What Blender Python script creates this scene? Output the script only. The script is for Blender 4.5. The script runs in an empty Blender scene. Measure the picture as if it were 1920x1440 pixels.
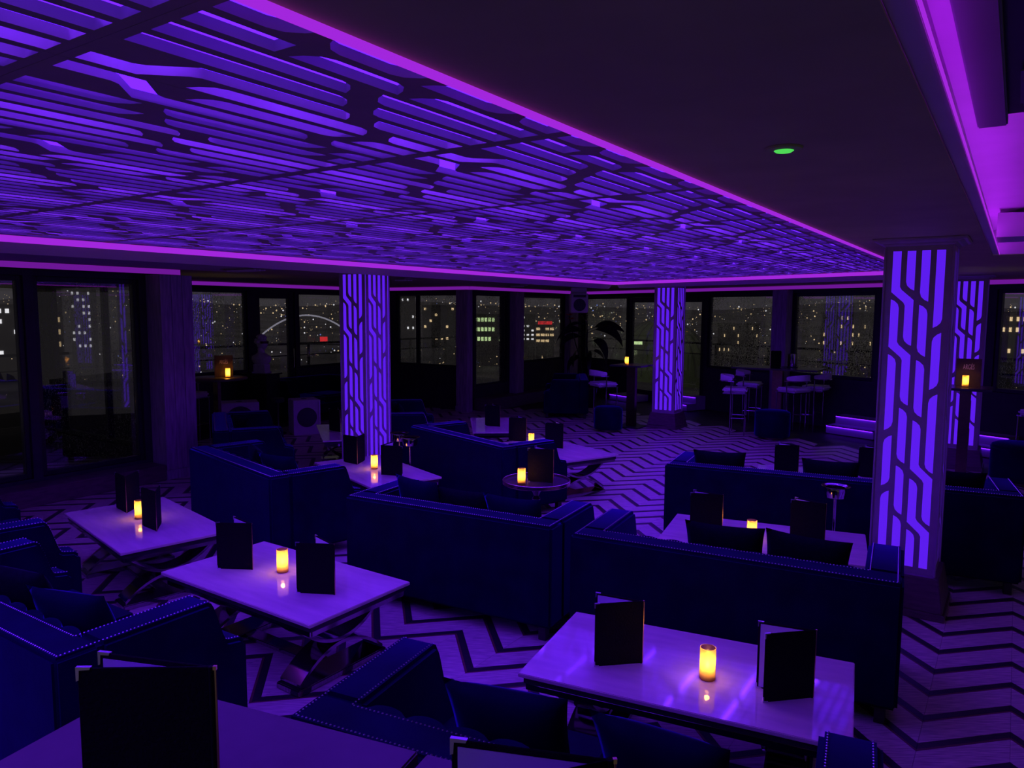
import bpy, bmesh, math, random
from math import sin, cos, pi, radians, atan2, sqrt, degrees
from mathutils import Vector, Matrix, noise
random.seed(7)
D = bpy.data
COL = bpy.context.scene.collection
SC = bpy.context.scene

# ------------------------------------------------------------------ camera
F, CX, CY = 1400.0, 960.0, 720.0
EYE = 2.155
_d = Vector((890.0 - CX, 15000.0 - CY, F)).normalized()
_up = -_d
_fw = Vector((0, 0, 1))
_y = (_fw - _up * _fw.dot(_up)).normalized()
_x = _y.cross(_up)
_R = Matrix((_x, _y, _up))
def ray(px, py):
    return _R @ Vector((px - CX, py - CY, F))
def at(px, py, z=0.0):
    """point of the room at height z that the photograph shows at (px, py)"""
    r = ray(px, py); t = (z - EYE) / r.z
    return Vector((r.x * t, r.y * t, z))
def atY(px, py, Y):
    r = ray(px, py); t = Y / r.y
    return Vector((r.x * t, Y, EYE + r.z * t))
cam = D.cameras.new('camera'); cam.lens = F / 1920 * 36; cam.sensor_width = 36
cam.clip_start = 0.02; cam.clip_end = 8000
co = D.objects.new('camera', cam); COL.objects.link(co)
cx = _R @ Vector((1, 0, 0)); cy = _R @ Vector((0, -1, 0)); cz = _R @ Vector((0, 0, -1))
m = Matrix((cx, cy, cz)).transposed().to_4x4(); m.translation = Vector((0, 0, EYE))
co.matrix_world = m
SC.camera = co
# ------------------------------------------------------------------ world, exposure
W = D.worlds.new('night_sky'); SC.world = W; W.use_nodes = True
bg = W.node_tree.nodes['Background']
bg.inputs[0].default_value = (0.041, 0.037, 0.042, 1); bg.inputs[1].default_value = 1.1
SC.view_settings.view_transform = 'Standard'; SC.view_settings.look = 'None'
SC.view_settings.exposure = 0.0; SC.view_settings.gamma = 1.0
SC.view_settings.use_curve_mapping = False
SC.cycles.max_bounces = 7; SC.cycles.diffuse_bounces = 3; SC.cycles.glossy_bounces = 4
SC.cycles.transmission_bounces = 5; SC.cycles.transparent_max_bounces = 10
SC.cycles.caustics_reflective = False; SC.cycles.caustics_refractive = False
SC.cycles.sample_clamp_indirect = 4.0
# light strengths
E_COFFER = 2.7      # light box above the ceiling lattice
E_LED = 26.0         # led bars in the light box
E_COLUMN = 0.86      # light panels in the columns
E_NEON = 0.72       # pink led profile around the lattice
E_STRIP = 0.30      # pink light strip above the windows
VIOLET = (0.095, 0.010, 1.0)
PINK = (0.50, 0.028, 1.0)

# ------------------------------------------------------------------ materials
M = {}
def _nt(name):
    m = D.materials.new(name); m.use_nodes = True
    nt = m.node_tree
    return m, nt, nt.nodes['Principled BSDF']
def mat(name, col, rough=0.5, metal=0.0, var=0.12, scale=8.0, bump=0.0, stretch=(1, 1, 1), sheen=0.0, sheen_tint=None, spec=0.5, coat=0.0):
    m, nt, b = _nt(name)
    tc = nt.nodes.new('ShaderNodeTexCoord'); mp = nt.nodes.new('ShaderNodeMapping')
    mp.inputs['Scale'].default_value = stretch
    nz = nt.nodes.new('ShaderNodeTexNoise'); nz.inputs['Scale'].default_value = scale; nz.inputs['Detail'].default_value = 4
    rp = nt.nodes.new('ShaderNodeValToRGB')
    rp.color_ramp.elements[0].position = 0.3; rp.color_ramp.elements[1].position = 0.7
    rp.color_ramp.elements[0].color = [c * (1 - var) for c in col] + [1]
    rp.color_ramp.elements[1].color = [min(1, c * (1 + var)) for c in col] + [1]
    L = nt.links.new
    L(tc.outputs['Object'], mp.inputs[0]); L(mp.outputs[0], nz.inputs[0]); L(nz.outputs[0], rp.inputs[0]); L(rp.outputs[0], b.inputs['Base Color'])
    b.inputs['Roughness'].default_value = rough; b.inputs['Metallic'].default_value = metal
    b.inputs['Specular IOR Level'].default_value = spec
    if coat: b.inputs['Coat Weight'].default_value = coat; b.inputs['Coat Roughness'].default_value = 0.05
    if sheen:
        b.inputs['Sheen Weight'].default_value = sheen; b.inputs['Sheen Roughness'].default_value = 0.27
        b.inputs['Sheen Tint'].default_value = list(sheen_tint or (1, 1, 1)) + [1]
    if bump:
        bp_ = nt.nodes.new('ShaderNodeBump'); bp_.inputs['Strength'].default_value = bump; bp_.inputs['Distance'].default_value = 0.01
        L(nz.outputs[0], bp_.inputs['Height']); L(bp_.outputs[0], b.inputs['Normal'])
    M[name] = m
    return m
def emit(name, col, strength):
    m = D.materials.new(name); m.use_nodes = True; nt = m.node_tree
    for n in list(nt.nodes): nt.nodes.remove(n)
    o = nt.nodes.new('ShaderNodeOutputMaterial'); e = nt.nodes.new('ShaderNodeEmission')
    e.inputs[0].default_value = list(col) + [1]; e.inputs[1].default_value = strength
    nt.links.new(e.outputs[0], o.inputs[0])
    M[name] = m
    return m
mat('velvet', (0.0022, 0.0008, 0.027), 0.8, 0, 0.3, 5, 0.15, sheen=1.0, sheen_tint=(0.16, 0.03, 1.0), spec=0.10)
mat('velvet_dark', (0.0015, 0.001, 0.010), 0.9, 0, 0.3, 30, 0.5, sheen=0.12, sheen_tint=(0.2, 0.2, 1.0), spec=0.15)
mat('nail_metal', (0.85, 0.75, 0.9), 0.3, 1.0, 0.05)
mat('dark_wood', (0.03, 0.018, 0.02), 0.45, 0, 0.3, 10, 0.1, (1, 1, 6))
mat('marble', (0.88, 0.86, 0.62), 0.07, 0, 0.10, 3.0, 0.0, (1, 5, 1), spec=0.6, coat=0.3)
mat('table_dark', (0.05, 0.035, 0.05), 0.25, 0, 0.2)
mat('grey_laminate', (0.145, 0.14, 0.085), 0.32, 0, 0.07, 20)
mat('chrome', (0.42, 0.38, 0.40), 0.10, 1.0, 0.04, 20)
mat('bronze', (0.22, 0.14, 0.12), 0.3, 1.0, 0.1, 20)
mat('brass', (0.9, 0.6, 0.3), 0.22, 1.0, 0.08, 40)
mat('gold_rim', (0.85, 0.62, 0.5), 0.25, 1.0, 0.06, 40)
mat('menu_leather', (0.004, 0.003, 0.005), 0.75, 0, 0.4, 120, 0.3, spec=0.18)
mat('menu_card', (0.035, 0.02, 0.03), 0.7, 0, 0.2, 60)
mat('paper', (0.75, 0.72, 0.74), 0.8, 0, 0.03, 8)
mat('letter_print', (0.65, 0.55, 0.6), 0.6, 0, 0.03, 8)
mat('lattice_paint', (0.36, 0.34, 0.24), 0.6, 0, 0.06, 12, 0.03)
mat('column_paint', (0.46, 0.34, 0.42), 0.5, 0, 0.06, 12, 0.03)
mat('ceiling_paint', (0.44, 0.50, 0.19), 0.7, 0, 0.08, 3)
mat('bulkhead_paint', (0.25, 0.22, 0.30), 0.6, 0, 0.06, 3)
mat('moulding_paint', (0.5, 0.4, 0.5), 0.6, 0, 0.05, 3)
mat('cove_paint', (0.7, 0.6, 0.7), 0.7, 0, 0.05, 3)
mat('wall_wood', (0.42, 0.28, 0.42), 0.5, 0, 0.3, 6, 0.15, (6, 6, 0.6))
mat('frame_dark', (0.022, 0.018, 0.028), 0.4, 0, 0.2, 10)
mat('wall_dark', (0.04, 0.03, 0.045), 0.6, 0, 0.2, 4)
mat('plinth_wood', (0.16, 0.09, 0.10), 0.45, 0, 0.25, 8, 0.1, (1, 1, 5))
mat('oak_light', (0.74, 0.66, 0.50), 0.36, 0, 0.40, 9, 0.12, (1.0, 14, 1))
mat('oak_dark', (0.030, 0.020, 0.030), 0.4, 0, 0.3, 9, 0.1, (1.0, 14, 1))
mat('oak_brown', (0.20, 0.085, 0.055), 0.4, 0, 0.3, 9, 0.1, (1.0, 14, 1))
mat('floor_base', (0.05, 0.03, 0.035), 0.6, 0, 0.2, 5)
mat('white_leather', (0.85, 0.75, 0.82), 0.45, 0, 0.05, 20, 0.05)
mat('speaker_white', (0.80, 0.70, 0.80), 0.5, 0, 0.05, 20)
mat('speaker_mesh', (0.10, 0.08, 0.11), 0.7, 0.3, 0.3, 160, 0.4)
mat('plaster', (0.90, 0.84, 0.90), 0.6, 0, 0.06, 20, 0.1)
mat('visor', (0.12, 0.01, 0.02), 0.35, 0, 0.1, 20)
mat('leaf', (0.008, 0.012, 0.009), 0.5, 0, 0.4, 6, 0.1)
mat('flower_red', (0.75, 0.05, 0.03), 0.5, 0, 0.2, 20)
mat('terrace_stone', (0.10, 0.10, 0.10), 0.5, 0, 0.2, 3)
mat('black_rail', (0.01, 0.01, 0.012), 0.4, 0.2, 0.1)
mat('land', (0.34, 0.33, 0.30), 0.9, 0, 0.5, 0.03)  # lightened: haze of the city glow is put into the land colour
mat('building_dark', (0.22, 0.21, 0.20), 0.8, 0, 0.3, 0.1)
mat('dome_roof', (0.30, 0.34, 0.20), 0.7, 0, 0.2, 0.2)
mat('candle_base', (0.75, 0.68, 0.5), 0.5, 0, 0.05)
emit('light_violet', VIOLET, E_COFFER)
emit('led_violet', (0.13, 0.016, 1.0), E_LED)
emit('column_light', (0.125, 0.014, 1.0), E_COLUMN)
emit('neon_pink', PINK, E_NEON)
emit('strip_pink', PINK, E_STRIP)
emit('cove_led', (0.46, 0.02, 1.0), 10.5)
emit('step_led', (0.11, 0.008, 1.0), 4.5)
emit('flame', (1.0, 0.66, 0.22), 16.0)
emit('green_led', (0.10, 0.85, 0.12), 0.8)
emit('small_led', (0.9, 0.8, 0.9), 1.2)
emit('arch_glow', (0.75, 0.72, 0.9), 0.36)  # floodlight on the bridge arch, put into the arch as its own glow
emit('sign_red', (1.0, 0.04, 0.05), 0.75)
emit('lamp_warm', (1.0, 0.72, 0.38), 1.1)
emit('lamp_white', (0.95, 0.95, 1.0), 1.2)
emit('lamp_green', (0.72, 1.0, 0.45), 1.0)
emit('lamp_blue', (0.25, 0.35, 1.0), 0.7)

def frosted():
    m = D.materials.new('candle_glass'); m.use_nodes = True; nt = m.node_tree
    for n in list(nt.nodes): nt.nodes.remove(n)
    o = nt.nodes.new('ShaderNodeOutputMaterial')
    t = nt.nodes.new('ShaderNodeBsdfTranslucent'); t.inputs[0].default_value = (1.0, 0.74, 0.34, 1)
    g = nt.nodes.new('ShaderNodeBsdfGlossy'); g.inputs[0].default_value = (0.9, 0.8, 0.7, 1); g.inputs[1].default_value = 0.15
    tr = nt.nodes.new('ShaderNodeBsdfTransparent'); tr.inputs[0].default_value = (1.0, 0.80, 0.42, 1)
    nz = nt.nodes.new('ShaderNodeTexNoise'); nz.inputs['Scale'].default_value = 60
    mr = nt.nodes.new('ShaderNodeMapRange'); mr.inputs[3].default_value = 0.42; mr.inputs[4].default_value = 0.56
    a = nt.nodes.new('ShaderNodeMixShader')
    c = nt.nodes.new('ShaderNodeMixShader'); c.inputs[0].default_value = 0.06
    L = nt.links.new
    L(nz.outputs[0], mr.inputs[0]); L(mr.outputs[0], a.inputs[0])
    L(t.outputs[0], a.inputs[1]); L(tr.outputs[0], a.inputs[2]); L(a.outputs[0], c.inputs[1]); L(g.outputs[0], c.inputs[2]); L(c.outputs[0], o.inputs[0])
    M['candle_glass'] = m
frosted()

def glass(name, drops):
    """window glass; drops 0..1 sets how much of it is covered by rain drops and runs"""
    m = D.materials.new(name); m.use_nodes = True; nt = m.node_tree
    for n in list(nt.nodes): nt.nodes.remove(n)
    N = nt.nodes.new; L = nt.links.new
    o = N('ShaderNodeOutputMaterial'); tr = N('ShaderNodeBsdfTransparent'); gl = N('ShaderNodeBsdfGlossy')
    tr.inputs[0].default_value = (0.92, 0.92, 0.92, 1)
    gl.inputs[1].default_value = 0.0; gl.inputs[0].default_value = (0.9, 0.9, 0.9, 1)
    lw = N('ShaderNodeLayerWeight'); lw.inputs[0].default_value = 0.5
    pw = N('ShaderNodeMath'); pw.operation = 'POWER'; L(lw.outputs['Facing'], pw.inputs[0]); pw.inputs[1].default_value = 4.0
    fr = N('ShaderNodeMath'); fr.operation = 'MULTIPLY_ADD'; L(pw.outputs[0], fr.inputs[0]); fr.inputs[1].default_value = 0.85; fr.inputs[2].default_value = 0.12
    a = N('ShaderNodeMixShader'); L(fr.outputs[0], a.inputs[0]); L(tr.outputs[0], a.inputs[1]); L(gl.outputs[0], a.inputs[2])
    if drops <= 0:
        L(a.outputs[0], o.inputs[0]); M[name] = m; return m
    tc = N('ShaderNodeTexCoord')
    mp1 = N('ShaderNodeMapping'); mp1.inputs['Scale'].default_value = (1, 1, 1)
    v1 = N('ShaderNodeTexVoronoi'); v1.inputs['Scale'].default_value = 48
    mp2 = N('ShaderNodeMapping'); mp2.inputs['Scale'].default_value = (1, 1, 0.10)
    v2 = N('ShaderNodeTexVoronoi'); v2.inputs['Scale'].default_value = 60
    nz = N('ShaderNodeTexNoise'); nz.inputs['Scale'].default_value = 1.7; nz.inputs['Detail'].default_value = 3
    L(tc.outputs['Object'], mp1.inputs[0]); L(tc.outputs['Object'], mp2.inputs[0]); L(tc.outputs['Object'], nz.inputs[0])
    L(mp1.outputs[0], v1.inputs[0]); L(mp2.outputs[0], v2.inputs[0])
    def lt(out, thr):
        k = N('ShaderNodeMath'); k.operation = 'LESS_THAN'; L(out, k.inputs[0]); k.inputs[1].default_value = thr; return k.outputs[0]
    k1 = lt(v1.outputs['Distance'], 0.34 * drops + 0.1); k2 = lt(v2.outputs['Distance'], 0.22 * drops + 0.08)
    mx = N('ShaderNodeMath'); mx.operation = 'MAXIMUM'; L(k1, mx.inputs[0]); L(k2, mx.inputs[1])
    mr = N('ShaderNodeMapRange'); mr.inputs[1].default_value = 0.38; mr.inputs[2].default_value = 0.58; L(nz.outputs[0], mr.inputs[0])
    mr.inputs[3].default_value = 0.25
    mu = N('ShaderNodeMath'); mu.operation = 'MULTIPLY'; L(mx.outputs[0], mu.inputs[0]); L(mr.outputs[0], mu.inputs[1])
    bu = N('ShaderNodeBump'); bu.inputs['Strength'].default_value = 1.0; bu.inputs['Distance'].default_value = 0.02
    L(v1.outputs['Distance'], bu.inputs['Height'])
    rf = N('ShaderNodeBsdfRefraction'); rf.inputs['IOR'].default_value = 1.33; rf.inputs['Roughness'].default_value = 0.15
    rf.inputs[0].default_value = (1, 1, 1, 1)
    L(bu.outputs[0], rf.inputs['Normal'])
    tl = N('ShaderNodeBsdfTranslucent'); tl.inputs[0].default_value = (0.95, 0.95, 0.85, 1)
    dm = N('ShaderNodeMixShader'); dm.inputs[0].default_value = 0.5; L(rf.outputs[0], dm.inputs[1]); L(tl.outputs[0], dm.inputs[2])
    b = N('ShaderNodeMixShader'); L(mu.outputs[0], b.inputs[0]); L(a.outputs[0], b.inputs[1]); L(dm.outputs[0], b.inputs[2])
    L(b.outputs[0], o.inputs[0])
    M[name] = m; return m
glass('glass_clear', 0); glass('glass_wet', 0.75); glass('glass_drizzle', 0.3)

# ------------------------------------------------------------------ helpers
def link(o, parent=None):
    COL.objects.link(o)
    if parent is not None: o.parent = parent
    return o
class MB:
    def __init__(s): s.v = []; s.f = []
    def add(s, vs, fs, mx=None):
        n = len(s.v)
        s.v += [tuple(mx @ Vector(v)) if mx is not None else tuple(v) for v in vs]
        s.f += [tuple(i + n for i in f) for f in fs]
        return s
    def box(s, x0, x1, y0, y1, z0, z1, mx=None):
        vs = [(x, y, z) for z in (z0, z1) for y in (y0, y1) for x in (x0, x1)]
        return s.add(vs, [(0, 2, 3, 1), (4, 5, 7, 6), (0, 1, 5, 4), (2, 6, 7, 3), (0, 4, 6, 2), (1, 3, 7, 5)], mx)
    def cbox(s, c, sx, sy, sz, mx=None):
        return s.box(c[0] - sx / 2, c[0] + sx / 2, c[1] - sy / 2, c[1] + sy / 2, c[2] - sz / 2, c[2] + sz / 2, mx)
    def lathe(s, prof, n=20, mx=None, cap=True):
        vs = []; fs = []
        for r, z in prof:
            for i in range(n):
                a = 2 * pi * i / n; vs.append((r * cos(a), r * sin(a), z))
        for j in range(len(prof) - 1):
            for i in range(n):
                k = (i + 1) % n
                fs.append((j * n + i, j * n + k, (j + 1) * n + k, (j + 1) * n + i))
        if cap:
            fs.append(tuple(range(n))[::-1]); fs.append(tuple((len(prof) - 1) * n + i for i in range(n)))
        return s.add(vs, fs, mx)
    def tube(s, pts, r, n=8, mx=None, rad=None):
        pts = [Vector(p) for p in pts]; vs = []; fs = []
        prev = None
        for i, p in enumerate(pts):
            t = (pts[min(i + 1, len(pts) - 1)] - pts[max(i - 1, 0)]).normalized()
            a = prev if prev is not None else (Vector((0, 0, 1)) if abs(t.z) < 0.9 else Vector((1, 0, 0)))
            a = (a - t * a.dot(t)).normalized(); prev = a
            b = t.cross(a); rr = rad[i] if rad else r
            for k in range(n):
                q = 2 * pi * k / n; vs.append(p + (a * cos(q) + b * sin(q)) * rr)
        for i in range(len(pts) - 1):
            for k in range(n):
                l = (k + 1) % n
                fs.append((i * n + k, i * n + l, (i + 1) * n + l, (i + 1) * n + k))
        fs.append(tuple(range(n))[::-1]); fs.append(tuple((len(pts) - 1) * n + i for i in range(n)))
        return s.add(vs, fs, mx)
    def prism(s, poly, x0, x1, mx=None, axis='x'):
        """poly of (y,z) extruded along x"""
        n = len(poly)
        if axis == 'x': vs = [(x0, y, z) for y, z in poly] + [(x1, y, z) for y, z in poly]
        elif axis == 'y': vs = [(x, x0, z) for x, z in poly] + [(x, x1, z) for x, z in poly]
        else: vs = [(x, y, x0) for x, y in poly] + [(x, y, x1) for x, y in poly]
        fs = [tuple(range(n))[::-1], tuple(range(n, 2 * n))] + [(i, (i + 1) % n, (i + 1) % n + n, i + n) for i in range(n)]
        return s.add(vs, fs, mx)
    def mesh(s, name, mt, smooth=False, bevel=0, seg=2, ang=30):
        me = D.meshes.new(name); me.from_pydata(s.v, [], s.f)
        bm = bmesh.new(); bm.from_mesh(me)
        bmesh.ops.recalc_face_normals(bm, faces=bm.faces)
        if bevel:
            es = [e for e in bm.edges if len(e.link_faces) == 2 and e.calc_face_angle(0) > radians(ang)]
            bmesh.ops.bevel(bm, geom=es, offset=bevel, segments=seg, affect='EDGES', clamp_overlap=True)
        bm.to_mesh(me); bm.free()
        if smooth:
            for p in me.polygons: p.use_smooth = True
            try: me.set_sharp_from_angle(angle=radians(40))
            except Exception: pass
        me.materials.append(M[mt] if isinstance(mt, str) else mt)
        return me
def add(name, me, parent=None, loc=None, rz=None, rot=None):
    o = D.objects.new(name, me); link(o, parent)
    if loc is not None: o.location = loc
    if rz is not None: o.rotation_euler = (0, 0, rz)
    if rot is not None: o.rotation_euler = rot
    return o
def part(name, mb, mt, parent=None, **k):
    kk = {q: k.pop(q) for q in ('loc', 'rz', 'rot') if q in k}
    return add(name, mb.mesh(name, mt, **k), parent, **kk)
def thing(name, label, cat, loc=(0, 0, 0), rz=0, group=None):
    o = D.objects.new(name, None); COL.objects.link(o); o.location = loc; o.rotation_euler = (0, 0, rz)
    o.empty_display_size = 0.1
    o['label'] = label; o['category'] = cat
    if group: o['group'] = group
    return o
def tag(o, label, cat, group=None):
    o['label'] = label; o['category'] = cat
    if group: o['group'] = group
    return o
def struct(o): o['kind'] = 'structure'; return o
def stuff(o): o['kind'] = 'stuff'; return o
def clone(root, label=None, group=None, loc=None, rz=None):
    r = root.copy(); COL.objects.link(r)
    if label: r['label'] = label
    if group: r['group'] = group
    if loc is not None: r.location = loc
    if rz is not None: r.rotation_euler = (0, 0, rz)
    for ch in list(root.children):
        c = ch.copy(); COL.objects.link(c); c.parent = r
        for g in list(ch.children):
            q = g.copy(); COL.objects.link(q); q.parent = c
    return r

A1 = radians(56.0)                       # long axis of the room
U1 = Vector((cos(A1), sin(A1), 0)); U2 = Vector((-sin(A1), cos(A1), 0))
RZ = A1 - pi / 2                         # local y -> U1, local x -> -U2
ZC = 2.67

# ------------------------------------------------------------------ lattice slots
def slot_poly(path, ends, pitch, w, d=None):
    """path: [(lane, v_start), (lane, v_jog), ... , v_end]; lanes shift by one at each jog"""
    d = d or w * 0.95
    lanes = [p[0] for p in path[:-1]]; vs = [p[1] for p in path[:-1]]; vend = path[-1]
    x0 = lambda l: l * pitch; x1 = lambda l: l * pitch + w
    Lc = []; Rc = []
    l = lanes[0]; v = vs[0]; s = ends[0]
    if s == 'F': Lc.append((x0(l), v)); Rc.append((x1(l), v))
    elif s == 'L': Lc.append((x0(l), v)); Rc += [(x0(l) + .45 * w, v + .22 * d), (x0(l) + .85 * w, v + .62 * d), (x1(l), v + 1.15 * d)]
    else: Rc.append((x1(l), v)); Lc += [(x1(l) - .45 * w, v + .22 * d), (x1(l) - .85 * w, v + .62 * d), (x0(l), v + 1.15 * d)]
    for k in range(1, len(lanes)):
        a, b, vj = lanes[k - 1], lanes[k], vs[k]; dr = pitch * .9; o = w * .45
        if b > a:
            Lc += [(x0(a), vj), (x0(b) - .12 * pitch, vj + dr - .1 * dr), (x0(b), vj + dr + .25 * w)]
            Rc += [(x1(a), vj - o - .25 * w), (x1(a) + .12 * pitch, vj - o + .1 * dr), (x1(b), vj + dr - o)]
        else:
            Rc += [(x1(a), vj), (x1(b) + .12 * pitch, vj + dr - .1 * dr), (x1(b), vj + dr + .25 * w)]
            Lc += [(x0(a), vj - o - .25 * w), (x0(a) - .12 * pitch, vj - o + .1 * dr), (x0(b), vj + dr - o)]
    l = lanes[-1]; e = ends[1]; v = vend
    if e == 'F': Lc.append((x0(l), v)); Rc.append((x1(l), v))
    elif e == 'R': Rc.append((x1(l), v)); Lc += [(x0(l), v - 1.15 * d), (x0(l) + .15 * w, v - .62 * d), (x0(l) + .55 * w, v - .22 * d)]
    else: Lc.append((x0(l), v)); Rc += [(x1(l), v - 1.15 * d), (x1(l) - .15 * w, v - .62 * d), (x1(l) - .55 * w, v - .22 * d)]
    return Lc + Rc[::-1]
def lattice_mesh(name, outer, holes, t, mt, bev=0.0):
    cu = D.curves.new(name, 'CURVE'); cu.dimensions = '2D'; cu.fill_mode = 'BOTH'; cu.extrude = t / 2
    for poly in [outer] + holes:
        sp = cu.splines.new('POLY'); sp.points.add(len(poly) - 1)
        for i, (x, y) in enumerate(poly): sp.points[i].co = (x, y, 0, 1)
        sp.use_cyclic_u = True
    o = D.objects.new(name, cu); COL.objects.link(o)
    dg = bpy.context.evaluated_depsgraph_get()
    me = D.meshes.new_from_object(o.evaluated_get(dg))
    D.objects.remove(o); me.name = name
    me.materials.clear(); me.materials.append(M[mt])
    return me

# ================================================================== FLOOR
def build_floor():
    P = [(-11, -0.6), (9.5, -0.6), (9.5, 10.8), (2.0, 20.0), (-8.5, 20.0), (-11, 14)]
    mb = MB(); mb.prism(P, -0.12, -0.012, axis='z')
    fl = struct(part('floor', mb, 'floor_base'))
    per, hw = 0.3158, 0.3862          # repeat along U1, half repeat across it
    E = -U2                           # across direction
    s0, t0 = 0.093, 6.068             # a peak of the zigzag
    rows = []
    def cell(col, k):
        """one chevron arm cell: corners in (s,t); col even = falling from a peak, odd = rising"""
        sa = s0 + col * hw; sb = sa + hw
        ta = t0 + (0 if col % 2 == 0 else -hw) + k * per
        tb = t0 + (-hw if col % 2 == 0 else 0) + k * per
        return sa, sb, ta, tb
    def quad(sa, sb, ta, tb, f0, f1, g=0.0008):
        h = per
        return [(sa + g, ta - h * f1 + g), (sb - g, tb - h * f1 + g), (sb - g, tb - h * f0 - g), (sa + g, ta - h * f0 - g)]
    def toworld(p): 
        v = E * p[0] + U1 * p[1]; return (v.x, v.y)
    kinds = [('inlay_strip', 'oak_dark', 0.0, 0.20, 0.0), ('edge_strip', 'oak_brown', 0.20, 0.265, 0.0), ('plank', 'oak_light', 0.265, 1.0, 0.0)]
    cells = []
    for col in range(-46, 60):
        for k in range(-30, 60):
            sa, sb, ta, tb = cell(col, k)
            c = toworld(((sa + sb) / 2, (ta + tb) / 2))
            x, y = c
            if y < 1.9 or y > 16.6: continue
            if (Vector((x, y, 0)).dot(U2) > 11.0) or x > 8.6 or x < -9.5: continue
            # stay inside the far wall line
            if (x - 1.6) * 0.82 + (y - 18.6) * 0.57 > -0.6: continue
            r = Vector((x, y, 0))
            cc = _R.transposed() @ (r - Vector((0, 0, EYE)))
            px, py = CX + F * cc.x / cc.z, CY + F * cc.y / cc.z
            vis = -40 < px < 1960 and 700 < py < 1480
            cells.append((vis, (x * x + y * y), col, k))
    cells.sort(key=lambda c: (not c[0], c[1]))
    # prefer the cells that the photograph shows uncovered
    def open_floor(c):
        sa, sb, ta, tb = cell(c[2], c[3]); x, y = toworld(((sa + sb) / 2, (ta + tb) / 2))
        cc = _R.transposed() @ (Vector((x, y, 0)) - Vector((0, 0, EYE)))
        px, py = CX + F * cc.x / cc.z, CY + F * cc.y / cc.z
        if px > 1690 and py > 1080: return True
        if 500 < px < 1010 and 1110 < py < 1440: return True
        if 1060 < px < 1260 and 790 < py < 1010: return True
        if 1180 < px < 1650 and 790 < py < 900: return True
        if 600 < px < 700 and 1000 < py < 1110: return True
        if 1150 < px < 1260 and 960 < py < 1060: return True
        return False
    cells.sort(key=lambda c: (not open_floor(c), not c[0], c[1]))
    shared = {}
    for name, mt, f0, f1, z in kinds:
        z0 = -0.012
        rest = MB()
        for i, (vis, dd, col, k) in enumerate(cells):
            sa, sb, ta, tb = cell(col, k)
            if i < 290:
                key = (name, col % 2)
                if key not in shared:
                    q = quad(0, hw, 0, -hw if col % 2 == 0 else hw, f0, f1)
                    mb = MB(); mb.prism([toworld(p) for p in q], z0, 0.0, axis='z'); shared[key] = mb.mesh(name, mt)
                w = toworld((sa, ta))
                add(name, shared[key], fl, loc=(w[0], w[1], random.uniform(-0.0006, 0.0006)))
            else:
                rest.prism([toworld(p) for p in quad(sa, sb, ta, tb, f0, f1)], z0, 0.0, axis='z')
        me = D.meshes.new(name + '_far'); me.from_pydata(rest.v, [], rest.f); me.materials.append(M[mt])
        stuff(add({'inlay_strip': 'distant_inlay', 'edge_strip': 'distant_edging', 'plank': 'distant_planking'}[name], me, fl))
    return fl
build_floor()

# ================================================================== WALLS
ZS = 2.665                                # top of the lit strip over the windows
WA = at(0, 488, ZS); WB = at(332, 506, ZS)
WA0 = WA - U1 * 6.0                       # continues behind the frame
_off = 0
SB0 = at(327, 526, ZS)
# recessed left bay runs parallel to the long axis
p1 = at(327, 526, ZS); p2 = at(633, 537.6, ZS); offs = (p1.dot(U2) + p2.dot(U2)) / 2
def on_line(px, off):       # point on the line v.U2 = off seen at column px
    r = ray(px, 583); r.z = 0
    return r * (off / r.dot(U2))
B1 = U2 * offs + U1 * (WB.dot(U1) - 0.3)
C2 = at(880, 537, ZS)
_t2 = U1 * C2.dot(U1)
B2 = U2 * offs + U1 * C2.dot(U1)          # corner where the bay turns back
D1 = at(1085, 547.5, ZS)
_o = C2.dot(U2); D1 = U2 * _o + U1 * D1.dot(U1)
Fw = at(1653, 531.5, ZS); Ff = at(1900, 524, ZS)
FD = (Ff - D1); FD.z = 0; FD.normalize()
F_END = D1 + FD * 14.0
for v in (WA, WB, WA0, B1, B2, C2, D1, Fw, Ff, F_END): v.z = 0

def wall(name, P, Q, openings, mt='wall_dark', th=0.16, h=ZC + 0.1, out=None):
    """openings: (px0, px1, z0, z1) as columns of the photograph; returns frame data"""
    e = (Q - P); L = e.length; e.normalize(); n = Vector((-e.y, e.x, 0))
    if out is not None and n.dot(out) < 0: n = -n
    def s_of(px):
        r = ray(px, 583); r.z = 0
        # P + s e = t r
        det = e.x * (-r.y) + e.y * r.x
        return ((-P.x) * (-r.y) + (-P.y) * r.x) / det if abs(det) > 1e-9 else 0
    mb = MB(); rz = atan2(e.y, e.x)
    sgn = 1 if n.dot(Vector((-e.y, e.x, 0))) > 0 else -1
    ops = []
    for o in openings:
        a, b = (s_of(o[0]), s_of(o[1])) if o[0] is not None else (o[4], o[5])
        if a > b: a, b = b, a
        ops.append((max(a, .02), min(b, L - .02), o[2], o[3]))
    ops.sort()
    y0, y1 = (0, th) if sgn > 0 else (-th, 0)
    s = 0
    for a, b, z0, z1 in ops:
        if a > s: mb.box(s, a, y0, y1, 0, h)
        if z0 > 0: mb.box(a, b, y0, y1, 0, z0)
        mb.box(a, b, y0, y1, z1, h)
        s = b
    if s < L: mb.box(s, L, y0, y1, 0, h)
    w = struct(part(name, mb, mt, loc=P, rz=rz))
    return dict(P=P, e=e, n=n, rz=rz, sgn=sgn, ops=ops, s_of=s_of, L=L, obj=w)
nwin = [0, 0]
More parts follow.
